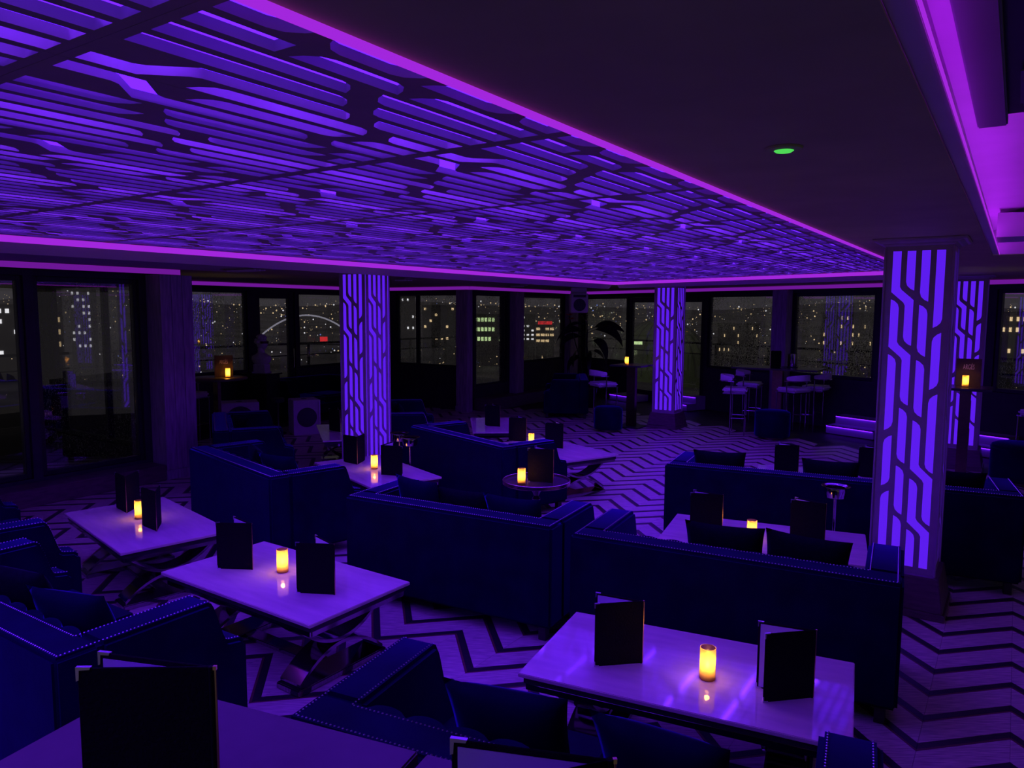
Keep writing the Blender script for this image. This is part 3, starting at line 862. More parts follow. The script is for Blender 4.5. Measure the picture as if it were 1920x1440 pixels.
pz = at(1103, 786, 0); S['far'] = sofa_w(pz, radians(176), 'navy velvet sofa below the plant in the far corner', Wd=1.70, corner='L')
#S['f9'] = sofa_w(at(1655, 800, .2) + Vector((0, .4, 0)), radians(236), 'dark navy sofa at the far windows right of the bar stools', Wd=1.70)

# ------------------------------------------------------------------ cushions
def cushion_mesh(w, h, t, mt, name='cushion'):
    n = 12; mb = MB(); vs = []; fs = []
    for s in (1, -1):
        for j in range(n + 1):
            for i in range(n + 1):
                u = i / n * 2 - 1; v = j / n * 2 - 1
                pu = 1 - .07 * (1 - v * v) * 0 - .06 * (1 - abs(u) ** 2) * abs(v) ** 3
                x = u * w / 2 * (1 - .07 * (1 - v * v)); y = v * h / 2 * (1 - .07 * (1 - u * u))
                z = s * t / 2 * ((1 - abs(u) ** 2.6) * (1 - abs(v) ** 2.6)) ** .55
                vs.append((x, y, z))
    N = (n + 1) ** 2
    for s in (0, 1):
        for j in range(n):
            for i in range(n):
                a = s * N + j * (n + 1) + i
                fs.append((a, a + 1, a + n + 2, a + n + 1) if s == 0 else (a, a + n + 1, a + n + 2, a + 1))
    bm = bmesh.new(); me = D.meshes.new(name); me.from_pydata(vs, [], fs); bm.from_mesh(me)
    bmesh.ops.remove_doubles(bm, verts=bm.verts, dist=1e-5); bmesh.ops.recalc_face_normals(bm, faces=bm.faces)
    bm.to_mesh(me); bm.free()
    for p in me.polygons: p.use_smooth = True
    me.materials.append(M[mt]); return me
CM = {'velvet': cushion_mesh(.46, .44, .14, 'velvet'), 'fur': cushion_mesh(.47, .41, .14, 'velvet_dark')}
def cushion(sf, x, label, kind='fur', y=.37, tilt=14, roll=0, z=None, yaw=0, grp='scatter cushions on the sofas'):
    _, m_, ang = S[sf]; f = Vector((cos(ang), sin(ang), 0)); e = Vector((cos(ang - pi / 2), sin(ang - pi / 2), 0))
    p = m_ + e * x + f * y
    o = add('cushion', CM[kind]); tag(o, label, 'cushion', grp)
    o.location = (p.x, p.y, z or .685)
    o.rotation_mode = 'XYZ'
    # mesh plane xy -> stand upright: rotate about x by 90 - tilt, then heading
    R_ = Matrix.Rotation(ang - pi / 2 + radians(yaw), 4, 'Z') @ Matrix.Rotation(radians(90 + tilt), 4, 'X') @ Matrix.Rotation(radians(roll), 4, 'Z')
    o.rotation_euler = R_.to_euler()
    return o
def local_x(sf, px, z=.86):
    _, m_, ang = S[sf]; e = Vector((cos(ang - pi / 2), sin(ang - pi / 2), 0)); f = Vector((cos(ang), sin(ang), 0))
    r = ray(px, 700); r.z = 0; o = m_ + f * .3
    det = e.x * (-r.y) + e.y * r.x
    return ((-o.x) * (-r.y) + (-o.y) * r.x) / det
cushion('big', local_x('big', 1365), 'dark cushion above the back of the big sofa, left of the two', yaw=4)
cushion('big', local_x('big', 1525), 'dark cushion above the back of the big sofa, right of the two', roll=-3)
cushion('c', local_x('c', 790) - .06, 'dark cushion at the left end of the centre sofa', 'velvet', yaw=-12, y=.37)
cushion('c', local_x('c', 862), 'dark furry cushion in the middle of the centre sofa', tilt=20, y=.39, z=.67)
cushion('c', min(.40, local_x('c', 985) - .02), 'navy cushion at the right end of the centre sofa', 'velvet', tilt=20, z=.66)
cushion('r', local_x('r', 1352), 'dark cushion on the long right sofa, nearest its left arm', yaw=6)
cushion('r', local_x('r', 1565), 'dark cushion on the long right sofa, just left of the column')
cushion('r', local_x('r', 1800), 'dark cushion on the long right sofa, just right of the column')
cushion('fg', -.27, 'large navy cushion on the nearest bottom sofa, left of the two', 'velvet', y=.43, tilt=22, yaw=6, z=.665)
cushion('fg', .28, 'large dark cushion on the nearest bottom sofa, right of the two', 'velvet', y=.43, tilt=24, yaw=-5, z=.66)
cushion('fgl', -.10, 'very dark cushion on the nearest left sofa', 'fur', y=.36, tilt=20, yaw=10)
cushion('fgl', .40, 'navy cushion on the nearest left sofa beside its near arm', 'velvet', y=.37, tilt=22, yaw=16, z=.665)
cushion('left', -.05, 'dark cushion at the far side of the sofa left of the lit column', 'fur', y=.36, tilt=20, yaw=-15)
cushion('left', .36, 'navy cushion at the near side of the sofa left of the lit column', 'velvet', y=.39, tilt=24, yaw=18, z=.66)
cushion('left2', .35, 'dark cushion on the sofa in front of the speaker cabinets', 'fur', y=.38, tilt=20, yaw=20)
cushion('f7', .2, 'dark cushion on the sofa left of the far coffee table', 'fur', y=.38, tilt=20, yaw=15)

# ================================================================== COFFEE TABLES
TZ = .48
tab_cache = {}
def coffee_table(c, rz, L, Wd, label):
    key = (round(L, 2), round(Wd, 2))
    if key in tab_cache: return clone(tab_cache[key], label, None, (c.x, c.y, 0), rz)
    t = thing('coffee_table', label, 'table', (c.x, c.y, 0), rz, 'marble coffee tables')
    part('tabletop', MB().box(-L / 2, L / 2, -Wd / 2, Wd / 2, TZ - .020, TZ), 'marble', t, bevel=0.003)
    part('under_top', MB().box(-L / 2 + .02, L / 2 - .02, -Wd / 2 + .02, Wd / 2 - .02, TZ - .055, TZ - .0205), 'table_dark', t, bevel=0.003)
    mb = MB()
    for s in (-1, 1):
        mb.box(-L / 2 + .03, L / 2 - .03, s * (Wd / 2 - .03) - .006, s * (Wd / 2 - .03) + .006, TZ - .085, TZ - .0555)
        mb.box(s * (L / 2 - .03) - .006, s * (L / 2 - .03) + .006, -Wd / 2 + .037, Wd / 2 - .037, TZ - .085, TZ - .0555)
    part('chrome_rim', mb, 'chrome', t, bevel=0.002)
    # curved chrome legs: a U and an arch meeting back to back at each end
    for s in (-1, 1):
        mb = MB(); n = 14; th = .045; wv = .17
        for up in (1, -1):
            vs = []; fs = []
            for i in range(n + 1):
                u = i / n * 2 - 1
                x = u * (Wd / 2 - .07)
                z = (.235 + (.155) * u * u) if up > 0 else (.190 - .150 * u * u)
                z0 = z - (0.022 if up > 0 else 0.0); z1 = z0 + .022
                vs += [(-wv / 2, x, z0), (wv / 2, x, z0), (wv / 2, x, z1), (-wv / 2, x, z1)]
            for i in range(n):
                a = i * 4
                for q in range(4): fs.append((a + q, a + (q + 1) % 4, a + 4 + (q + 1) % 4, a + 4 + q))
            fs += [(3, 2, 1, 0), (n * 4, n * 4 + 1, n * 4 + 2, n * 4 + 3)]
            mb.add(vs, fs)
        part('leg', mb, 'chrome', t, loc=(s * (L / 2 - .26), 0, 0), smooth=True)
        part('foot_plate', MB().box(-.10, .10, -Wd / 2 + .05, Wd / 2 - .05, 0, .038), 'chrome', t, loc=(s * (L / 2 - .26), 0, 0), bevel=0.006)
    part('stretcher', MB().box(-L / 2 + .365, L / 2 - .365, -.05, .05, .004, .034), 'chrome', t, bevel=0.005)
    tab_cache[key] = t
    return t
def table_px(A, B, C, label, L=1.42, Wd=.79):
    """A-B long edge nearest, C: end of the short edge starting at A (all on the top)"""
    a = at(*A, TZ); b = at(*B, TZ); c = at(*C, TZ)
    e = (b - a).normalized(); f = Vector((-e.y, e.x, 0))
    if f.dot(c - a) < 0: f = -f
    o = a + e * (b - a).length / 2 + f * Wd / 2
    return coffee_table(o, atan2(e.y, e.x), L, Wd, label)
T1 = table_px((972, 1262), (1598, 1405), (1080, 1148), 'white marble coffee table with a candle and two menus, nearest on the right')
T2 = table_px((303, 1073), (578, 1172), (493, 1013), 'white marble coffee table with a candle and two menus, nearest on the left')
a3 = at(122, 960, TZ); b3 = at(228, 1035, TZ); c3 = at(305, 928, TZ); d3 = at(437, 1003, TZ)
# long edges run from the left corners to the right
e3 = ((c3 - a3) * 0 + (b3 - a3)).normalized(); 
T3 = coffee_table((a3 + b3 + c3 + d3) / 4, atan2((b3 - a3).y, (b3 - a3).x) , 1.42, .79, 'white marble coffee table near the left glazing with two dark menus')
T4 = table_px((592, 868), (690, 912), (735, 853), 'white marble coffee table at the foot of the left lit column')
a5 = at(1262, 962, TZ); b5 = at(1632, 1003, TZ); e5 = (b5 - a5).normalized(); f5 = Vector((e5.y, -e5.x, 0))
T5 = coffee_table((a5 + b5) / 2 + f5 * .395, atan2(e5.y, e5.x), 1.42, .79, 'white marble coffee table between the big sofa and the nearest lit column')
T6 = table_px((932, 830), (1060, 866), (1000, 818), 'white marble coffee table beyond the round tray table')
a7 = at(883, 813, TZ)
T7 = coffee_table(Vector((-.27, 10.95, 0)), radians(95), 1.42, .66, 'far white marble coffee table with one menu, before the wooden pillar')
a8 = at(612, 841, TZ); T8 = coffee_table(Vector((-2.36, 10.24, 0)), radians(108), 1.42, .60, 'white marble coffee table partly hidden behind the left lit column')
a9 = at(1412, 876, TZ); b9 = at(1640, 893, TZ)
T9 = coffee_table((a9 + b9) / 2 + Vector((.1, -.2, 0)), atan2((b9 - a9).y, (b9 - a9).x), 1.42, .66, 'white marble coffee table beyond the long right sofa')

# ------------------------------------------------------------------ raised platform and high tables at the camera
PZ = .50
pf = MB().prism([lst(Vector(p)) for p in []] or [(-1.9, -.55), (1.9, -.55), (1.9, .7), (1.15, 1.05), (-.45, 1.78), (-1.9, 2.2)], 0, PZ, axis='z')
struct(part('trim_90', pf, 'plinth_wood'))
HZ = 1.22
def high_table(c, rz, L, Wd, label):
    t = thing('high_table', label, 'table', (c.x, c.y, PZ), rz)
    z = HZ - PZ
    part('tabletop', MB().box(-L / 2, L / 2, -Wd, 0, z - .03, z), 'grey_laminate', t, bevel=0.004)
    part('edge_band', MB().box(-L / 2 + .004, L / 2 - .004, -Wd + .004, -.004, z - .045, z - .0305), 'bronze', t, bevel=0.003)
    part('post', MB().box(-.04, .04, -Wd / 2 - .04, -Wd / 2 + .04, .02, z - .046), 'frame_dark', t, bevel=0.004)
    part('foot_plate', MB().box(-.2, .2, -Wd / 2 - .16, -Wd / 2 + .16, .0, .0195), 'frame_dark', t, bevel=0.006)
    return t
k1_ = at(274, 1275, HZ); k2_ = at(785, 1408, HZ); e0 = (k2_ - k1_); e0.z = 0; L0 = e0.length; e0.normalize()
high_table((k1_ + k2_) / 2 , atan2(e0.y, e0.x), L0, .60, 'high grey table at the bottom left corner with the largest menu')
k3_ = k2_ + e0 * .02
high_table(k3_ + e0 * L0 / 2, atan2(e0.y, e0.x), L0, .60, 'high grey table at the bottom edge under the open menu')

# ------------------------------------------------------------------ candles
cand = None
def candle(px, py, z, label, k=1.0, p=None):
    global cand
    p = p or at(px, py, z)
    if cand is None:
        t = thing('candle', label, 'candle', p, 0, 'glowing glass candle holders')
        r, h = .036, .148
        n = 28
        part('holder', MB().lathe([(r * .93, .0), (r, .004), (r, h), (r - .003, h + .001), (r - .003, .012), (r - .006, .010), (.004, .009)], n), 'candle_glass', t, smooth=True)
        part('tealight', MB().lathe([(.022, .0125), (.024, .014), (.024, .044), (.020, .048), (.006, .050)], 20), 'candle_base', t, smooth=True)
        part('flame', MB().lathe([(.002, .0505), (.008, .055), (.0105, .061), (.007, .070), (.0015, .078)], 12), 'flame', t, smooth=True)
        cand = t
    else:
        t = clone(cand, label, 'glowing glass candle holders', p)
    l = D.lights.new('candle_glow', 'POINT'); l.energy = 0.9 * k; l.color = (1.0, 0.55, 0.18); l.shadow_soft_size = .012
    lo = D.objects.new('candle_glow', l); COL.objects.link(lo); lo.parent = t; lo.location = (0, 0, .088 if False else .075)
    lo.location = (0.0, 0.0, .092)
    return t
candle(1326, 1272, TZ, 'glowing candle on the nearest right coffee table')
candle(530, 1072, TZ, 'glowing candle on the nearest left coffee table')
candle(262, 972, TZ, 'glowing candle on the coffee table near the left glazing')
candle(702, 879, TZ, 'glowing candle at the foot of the left lit column')
candle(0, 0, TZ, 'glowing candle showing just above the big sofa cushions', p=at(1409, 1012, TZ))
candle(996, 842, TZ, 'glowing candle on the table beyond the round tray table', p=at(996, 834, TZ))
# ------------------------------------------------------------------ menus
def board_mesh(w, h):
    return MB().box(0, w, -.002, .002, 0, h)
menu_cache = {}
def menu(sp, a1, a2, label, w=.228, h=.308, page=True, both=False):
    """sp: spine foot, a1/a2: directions of the two boards"""
    t = thing('menu_book', label, 'menu', sp, 0, 'dark leather menus')
    if 'b' not in menu_cache:
        menu_cache['b'] = board_mesh(w, h).mesh('cover_board', 'menu_leather', bevel=.0015, seg=1)
        menu_cache['p'] = MB().box(.008, w - .01, -.0008, .0008, .008, h - .01).mesh('page', 'paper')
        for nm, z, sz in (('c', h, -1), ('d', 0, 1)):
            L_ = [(w + .002, z - sz * .002), (w - .024, z - sz * .002), (w - .022, z + sz * .003), (w - .004, z + sz * .004), (w - .003, z + sz * .022), (w + .002, z + sz * .024)]
            menu_cache[nm] = MB().prism(L_, -.0034, .0034, axis='y').mesh('metal_corner', 'nail_metal')
        s = MB(); s.tube([(0, 0, .0), (0, 0, h)], .0055, 10)
        menu_cache['s'] = s.mesh('spine', 'menu_leather', smooth=True)
        s = MB(); s.tube([(0, 0, .003), (0, 0, h - .003)], .0026, 8)
        s.box(-.003, .003, -.003, .003, h - .006, h + .001)
        menu_cache['r'] = s.mesh('spine_rod', 'brass', smooth=True)
    inward = (a1 + a2) / 2
    for a, other in ((a1, a2), (a2, a1)):
        b = add('cover_board', menu_cache['b'], t, rz=a, loc=(cos(a) * .004, sin(a) * .004, 0))
        c = add('metal_corner', menu_cache['c'], b); c = add('metal_corner', menu_cache['d'], b, loc=(0, 0, .0022))
        # page on the inner side
        cr_ = cos(a) * sin(other) - sin(a) * cos(other)
        add('page', menu_cache['p'], b, loc=(0, .0032 if cr_ > 0 else -.0032, 0))
    add('spine', menu_cache['s'], t)
    bis = atan2(sin(a1) + sin(a2), cos(a1) + cos(a2)) + pi
    add('spine_rod', menu_cache['r'], t, loc=(cos(bis) * .0068, sin(bis) * .0068, 0))
    return t
def menu_px(sp, ot, far_px, z, label, w=.228, zt=None):
    """sp: foot of the spine, ot: foot of the other edge of the front board, far_px: foot of the far board edge"""
    s = at(*sp, z); o = at(*ot, z); f = at(*far_px, z)
    a1 = atan2((o - s).y, (o - s).x); a2 = atan2((f - s).y, (f - s).x)
    return menu(s, a1, a2, label)
# near right table
menu_px((1202, 1243), (1110, 1250), (1104, 1222), TZ, 'dark menu left of the candle on the nearest right table')
menu_px((1522, 1308), (1420, 1318), (1408, 1287), TZ, 'dark menu right of the candle on the nearest right table, white page showing')
menu_px((473, 1068), (401, 1066), (440, 1052), TZ, 'dark menu left of the candle on the nearest left table')
menu_px((627, 1115), (549, 1111), (586, 1090), TZ, 'dark menu right of the candle on the nearest left table')
menu_px((238, 962), (224, 955), (256, 952), TZ, 'dark menu with a bright spine at the back of the table near the left glazing')
menu_px((294, 996), (266, 985), (303, 980), TZ, 'dark menu beside the candle on the table near the left glazing')
menu_px((670, 871), (645, 866), (690, 860), TZ, 'dark menu left of the candle at the foot of the left lit column')
menu_px((716, 890), (756, 893), (742, 880), TZ, 'dark menu right of the candle at the foot of the left lit column')
menu_px((1352, 1002), (1298, 998), (1292, 990), TZ, 'brown-lit menu left on the table between big sofa and lit column')
menu_px((1544, 1022), (1484, 1014), (1480, 1006), TZ, 'dark menu right on the table between big sofa and lit column')
menu_px((986, 828), (953, 826), (964, 820), TZ, 'dark menu left of the candle beyond the round tray table')
menu_px((1055, 841), (1020, 838), (1036, 832), TZ, 'dark menu right of the candle beyond the round tray table')
menu_px((937, 800), (906, 798), (904, 790), TZ, 'dark menu on the far table before the wooden pillar')
menu_px((1495, 890), (1447, 888), (1454, 882), TZ, 'dark menu on the table beyond the long right sofa')
menu_px((1655, 898), (1608, 893), (1606, 886), TZ, 'dark menu with a white tab beside the lit column')
menu_px((638, 810), (612, 806), (628, 797), TZ, 'menu with a brass spine left of the left lit column')
# big ones on the high tables
sp = at(396, 1249, HZ + .308); sp.z = HZ; ot = at(130, 1252, HZ + .308); fr_ = at(176, 1221, HZ + .308)
menu(sp, atan2((ot - sp).y, (ot - sp).x), atan2((fr_ - sp).y, (fr_ - sp).x), 'large black menu standing open at the bottom left corner')
sp = at(1180, 1428, HZ + .308); sp.z = HZ; ot = at(852, 1385, HZ + .308)
sp2 = ot.copy(); sp2.z = HZ
d_ = (ot - sp); d_.z = 0; d_.normalize()
sp2 = sp2 - d_ * .228
menu(sp2, atan2(d_.y, d_.x), atan2(d_.y, d_.x) + radians(32), 'black menu standing open at the bottom edge, white page inside')

# ------------------------------------------------------------------ round tray table
TRZ = .60
c = (at(943, 903, TRZ) + at(1068, 902, TRZ)) / 2
def tray_table(c, label):
    t = thing('tray_table', label, 'table', (c.x, c.y, 0))
    R_ = .305
    part('tray', MB().lathe([(R_ - .004, TRZ - .02), (R_, TRZ - .016), (R_, TRZ - .004), (R_ - .004, TRZ), (.01, TRZ)], 56), 'table_dark', t, smooth=True)
    part('rim', MB().lathe([(R_ + .001, TRZ - .018), (R_ + .006, TRZ - .014), (R_ + .006, TRZ + .016), (R_ + .001, TRZ + .019), (R_ - .002, TRZ + .016), (R_ - .002, TRZ + .001)], 56, cap=False), 'gold_rim', t, smooth=True)
    part('pedestal', MB().lathe([(.17, 0), (.17, .015), (.10, .035), (.03, .07), (.022, .16), (.045, .20), (.022, .24), (.02, .40), (.04, .44), (.022, .47), (.05, .53), (.09, TRZ - .021)], 28), 'chrome', t, smooth=True)
    return t
t_ = tray_table(c, 'small round tray table with a pink-gold rim behind the centre sofa')
t_.children[0].data.materials[0] = mat('tray_gloss', (0.05, 0.03, 0.05), 0.05, 0, 0.1, 5, spec=0.8, coat=.6)
candle(0, 0, TRZ, 'glowing candle on the round tray table', p=at(978, 908, TRZ + .001))
menu_px((1036, 905), (984, 902), (986, 893), TRZ + .001, 'dark menu on the round tray table')

# ------------------------------------------------------------------ pedestal ice bowls
def bowl_stand(px, py, z, label, Y=None):
    p = at(px, py, z); t = thing('bowl_stand', label, 'stand', (p.x, p.y, 0), 0, 'chrome bowl stands')
    part('bowl', MB().lathe([(.03, z - .10), (.075, z - .085), (.082, z - .03), (.078, z - .01), (.105, z), (.108, z + .004), (.100, z + .004), (.072, z - .006), (.074, z - .03), (.066, z - .078), (.006, z - .088)], 28), 'chrome', t, smooth=True)
    part('stem', MB().lathe([(.013, .025), (.013, z - .101)], 14), 'chrome', t, smooth=True)
    part('foot', MB().lathe([(.12, 0), (.12, .008), (.04, .018), (.014, .0245)], 28), 'chrome', t, smooth=True)
    return t
bowl_stand(1567, 912, .79, 'chrome bowl on a tall stem in front of the long right sofa')
bowl_stand(749, 812, .77, 'chrome bowl on a stem beside the left lit column, left of the pair')
bowl_stand(769, 820, .77, 'chrome bowl on a stem beside the left lit column, right of the pair')

# ------------------------------------------------------------------ poufs
def pouf(px, py, r, h, label):
    p = at(px, py, 0); t = thing('pouf', label, 'pouf', (p.x, p.y, 0), 0, 'round navy poufs')
    part('seat', MB().lathe([(r * .96, .045), (r, .06), (r, h - .06), (r * .97, h - .02), (r * .85, h), (r * .4, h + .008), (.01, h + .01)], 36), 'velvet', t, smooth=True)
    part('base', MB().lathe([(r * .62, 0), (r * .62, .044)], 24), 'bronze', t, smooth=True)
    part('piping', MB().lathe([(r + .001, h - .055), (r + .006, h - .05), (r + .001, h - .045)], 36, cap=False), 'velvet', t, smooth=True)
    return t
pouf(1140, 808, .255, .44, 'round navy pouf below the white bar stool, left of the far lit column')
pouf(1447, 822, .29, .48, 'round navy pouf in front of the bar stools')
pouf(1915, 905, .36, .50, 'round navy pouf at the right edge')

# ------------------------------------------------------------------ bar tables and stools
def bar_table(p, top, z, label, rnd=False, post=(.14, .05)):
    t = thing('bar_table', label, 'table', (p.x, p.y, 0), RZ)
    if rnd: part('tabletop', MB().lathe([(top - .01, z - .03), (top, z - .02), (top, z - .004), (top - .006, z), (.01, z)], 48), 'grey_laminate', t, smooth=True)
    else: part('tabletop', MB().box(-top[0] / 2, top[0] / 2, -top[1] / 2, top[1] / 2, z - .03, z), 'table_dark', t, bevel=.004)
    part('post', MB().box(-post[0] / 2, post[0] / 2, -post[1] / 2, post[1] / 2, .02, z - .031), 'bronze', t, bevel=.004)
    part('foot_plate', MB().box(-.24, .24, -.24, .24, 0, .0195), 'frame_dark', t, bevel=.004)
    return t
stool_root = None
def stool(p, ang, label):
    """ang: direction the sitter faces"""
    global stool_root
    if stool_root is not None: return clone(stool_root, label, 'white bar stools', (p.x, p.y, 0), ang - pi / 2)
    t = thing('bar_stool', label, 'stool', (p.x, p.y, 0), ang - pi / 2, 'white bar stools')
    part('seat', MB().box(-.23, .23, -.20, .22, .745, .825), 'white_leather', t, bevel=.03, smooth=True, seg=3)
    # curved back band
    mb = MB(); vs = []; fs = []; n = 18
    for i in range(n + 1):
        a = radians(180 + 8) + (radians(164)) * i / n
        k = abs(i / n * 2 - 1)
        h0 = .93 + .03 * k; h1 = 1.06 - .04 * k ** 2
        for rr, z in ((.265, h0), (.265, h1), (.225, h1), (.225, h0)): vs.append((rr * cos(a), rr * .95 * sin(a), z))
    for i in range(n):
        for q in range(4): fs.append((i * 4 + q, i * 4 + (q + 1) % 4, i * 4 + 4 + (q + 1) % 4, i * 4 + 4 + q))
    fs += [(0, 1, 2, 3), (n * 4 + 3, n * 4 + 2, n * 4 + 1, n * 4)]
    mb.add(vs, fs); part('backrest', mb, 'white_leather', t, smooth=True, bevel=.008)
    rail = MB(); rail.tube([(.272 * cos(radians(180) + radians(180) * i / 16), .262 * sin(radians(180) + radians(180) * i / 16), .945) for i in range(17)], .009, 8)
    part('back_rail', rail, 'chrome', t, smooth=True)
    for sx in (-1, 1):
        part('leg', MB().tube([(sx * .225, .19, 0), (sx * .225, .19, .744)], .011, 10), 'chrome', t, smooth=True)
        part('leg', MB().tube([(sx * .255, -.05, 0), (sx * .262, -.05, .5), (sx * .262, -.05, .95)], .011, 10), 'chrome', t, smooth=True)
    fr = MB(); fr.tube([(-.225, .19, .30), (.225, .19, .30)], .009, 8); fr.tube([(-.257, -.05, .30), (-.226, .178, .30)], .009, 8); fr.tube([(.257, -.05, .30), (.226, .178, .30)], .009, 8)
    part('footrest', fr, 'chrome', t, smooth=True)
    ft = MB(); ft.box(-.24, .24, -.19, .21, .725, .7445)
    part('seat_frame', ft, 'chrome', t, bevel=.003)
    stool_root = t
    return t
b1 = at(1197, 800, 0) + Vector((-.14, .0, 0)); bar_table(b1, (.62, .62), 1.17, 'dark square bar table with one candle left of the far lit column', post=(.17, .10))
candle(0, 0, 0, 'glowing candle on the bar table by the terrace door', p=Vector((b1.x - .12, b1.y - .1, 1.17)))
stool(at(1138, 806, 0) + Vector((-.02, .62, 0)), radians(20), 'white bar stool with chrome legs left of the far lit column')
b2 = at(1455, 806, 0); bar_table(b2, (1.5, .75), 1.15, 'long dark bar table with a menu and metal bucket by the windows', post=(.18, .12))
stool(at(1375, 812, 0), radians(-20), 'white bar stool at the left end of the long bar table, nearer one')
stool(at(1402, 796, 0), radians(-30), 'white bar stool at the left end of the long bar table, farther one')
stool(at(1486, 812, 0), radians(120), 'white bar stool on the near side of the long bar table')
stool(at(1527, 806, 0), radians(140), 'white bar stool at the right end of the long bar table')
menu(Vector((b2.x - .18, b2.y - .1, 1.15)), radians(20), radians(60), 'menu with a brass spine standing on the long bar table')
t = thing('metal_bucket', 'brushed metal bucket standing on the long bar table', 'bucket', (b2.x + .26, b2.y + .02, 1.15))
part('body', MB().lathe([(.085, .02), (.088, .05), (.088, .25), (.083, .25), (.083, .03), (.004, .025)], 28), 'chrome', t, smooth=True)
part('foot', MB().lathe([(.10, 0), (.10, .012), (.09, .0195)], 28), 'frame_dark', t, smooth=True)
# right slim table with card
b3_ = atY(1801, 884, 9.15); b3_.z = 0; t3 = bar_table(b3_, (.56, .56), 1.25, 'slim dark bar table with a card and candle right of the nearest column', post=(.12, .05))
stool(at(1950, 880, 0), radians(200), 'white bar stool at the right edge of the picture')
def sign_card(p, rz, w, h, label):
    t = thing('sign_card', label, 'sign', p, rz)
    part('card', MB().box(-w / 2, w / 2, -.004, .004, .0, h), 'menu_card', t, bevel=.001)
    part('back_stay', MB().prism([(.005, 0), (.06, 0), (.005, h * .7)], -.02, .02), 'menu_card', t)
    cu = D.curves.new('lettering', 'FONT'); cu.body = 'ARGÉS'; cu.size = .075; cu.align_x = 'CENTER'; cu.extrude = .0006
    o = D.objects.new('lettering', cu); COL.objects.link(o); dg = bpy.context.evaluated_depsgraph_get()
    me = D.meshes.new_from_object(o.evaluated_get(dg)); D.objects.remove(o); me.materials.clear(); me.materials.append(M['letter_print'])
    q = add('lettering', me, t, loc=(0, -.0048, h * .62), rot=(radians(90), 0, 0)); q.scale = (.55, 1.15, 1)
    return t
c3_ = Vector((b3_.x, b3_.y, 1.25))
vd = Vector((c3_.x, c3_.y, 0)).normalized(); face = atan2(vd.y, vd.x) - pi / 2
sign_card(c3_ + vd * .12 + Vector((.02, 0, 0)), face, .27, .34, 'dark card with pale lettering on the slim right bar table')
candle(0, 0, 0, 'glowing candle in front of the card on the slim right bar table', p=c3_ - vd * .06 + Vector((-.01, 0, 0)))
# left round bar table
LZ = 1.10
l1 = at(406, 708, LZ); l1.z = 0; tl = bar_table(l1, .46, LZ, 'round bar table with a card and candle behind the left wooden pillar', rnd=True, post=(.12, .06))
vd = Vector((l1.x, l1.y, 0)).normalized(); face = atan2(vd.y, vd.x) - pi / 2
sx_ = Vector((vd.y, -vd.x, 0))
sign_card(Vector((l1.x, l1.y, LZ)) + sx_ * .11 + vd * .06, face, .27, .34, 'dark card with pale lettering on the left round bar table')
candle(0, 0, 0, 'glowing candle in front of the card on the left round bar table', p=Vector((l1.x, l1.y, LZ)) + sx_ * .165 - vd * .09)
stool(Vector((l1.x - .48, l1.y - .30, 0)), radians(30), 'white bar stool nearer to the camera at the left round bar table')
stool(Vector((l1.x - .62, l1.y + .42, 0)), radians(-20), 'white bar stool behind the left round bar table')

# ------------------------------------------------------------------ speakers
def floor_speaker(p, w, d, h, rz, label):
    t = thing('speaker_cabinet', label, 'speaker', (p.x, p.y, 0), rz)
    fr = MB()
    b = .05
    part('cabinet', MB().box(-w / 2, w / 2, -d / 2 + .02, d / 2, 0, h), 'speaker_white', t, bevel=.008)
    fr.box(-w / 2, w / 2, -d / 2, -d / 2 + .019, 0, .04); fr.box(-w / 2, w / 2, -d / 2, -d / 2 + .019, h - .04, h)
    fr.box(-w / 2, -w / 2 + .035, -d / 2, -d / 2 + .019, .041, h - .041); fr.box(w / 2 - .035, w / 2, -d / 2, -d / 2 + .019, .041, h - .041)
    part('front_frame', fr, 'speaker_white', t, bevel=.004)
    r = min(w, h) / 2 - .06
    mx = Matrix.Translation((0, -d / 2 + .0195, h / 2)) @ Matrix.Rotation(radians(90), 4, 'X')
    part('grille', MB().lathe([(r, 0.0), (r, .006), (r * .7, .014), (.01, .018)], 36, mx), 'speaker_mesh', t, smooth=True)
    part('pole_cup', MB().lathe([(.05, .0005), (.05, .004), (.03, .005)], 20), 'frame_dark', t, loc=(0, .02, h), smooth=True)
    return t
s1 = at(574, 815, 0) + Vector((-.08, .2, 0)); floor_speaker(s1, .46, .46, .60, radians(28), 'white speaker cabinet with a round dark grille, right of the two')
s2 = s1 + Vector((-1.05, -.25, 0)); floor_speaker(s2, .62, .46, .58, radians(24), 'white speaker cabinet behind the sofa, left of the two')
ft = thing('drum_stool', 'small round black stool top beside the white speaker', 'stool', (s1.x - .42, s1.y - .12, 0))
part('seat', MB().lathe([(.10, .55), (.11, .56), (.11, .62), (.10, .63)], 20), 'frame_dark', ft, smooth=True)
part('stem', MB().lathe([(.015, .02), (.015, .549)], 10), 'chrome', ft, smooth=True)
part('foot', MB().lathe([(.13, 0), (.13, .0195)], 20), 'frame_dark', ft, smooth=True)
# wall speaker in the far corner
ws = D1 - U1 * .50 - U2 * .42
p = atY(1085, 583, 16.6); 
t = thing('wall_speaker', 'white speaker with a round grille hung high in the far corner', 'speaker', (p.x, p.y, 2.12), radians(4))
part('cabinet', MB().box(-.19, .19, -.12, .14, 0, .42), 'speaker_white', t, bevel=.01)
part('grille', MB().lathe([(.135, 0), (.135, .006), (.09, .014), (.01, .017)], 32, Matrix.Translation((0, -.1205, .17)) @ Matrix.Rotation(radians(90), 4, 'X')), 'speaker_mesh', t, smooth=True)
part('horn', MB().box(-.14, .14, -.128, -.1205, .335, .39), 'speaker_mesh', t, bevel=.003)
part('bracket', MB().box(-.17, .17, -.02, .10, .4205, ZC - 2.12 - .002), 'speaker_white', t, bevel=.005)

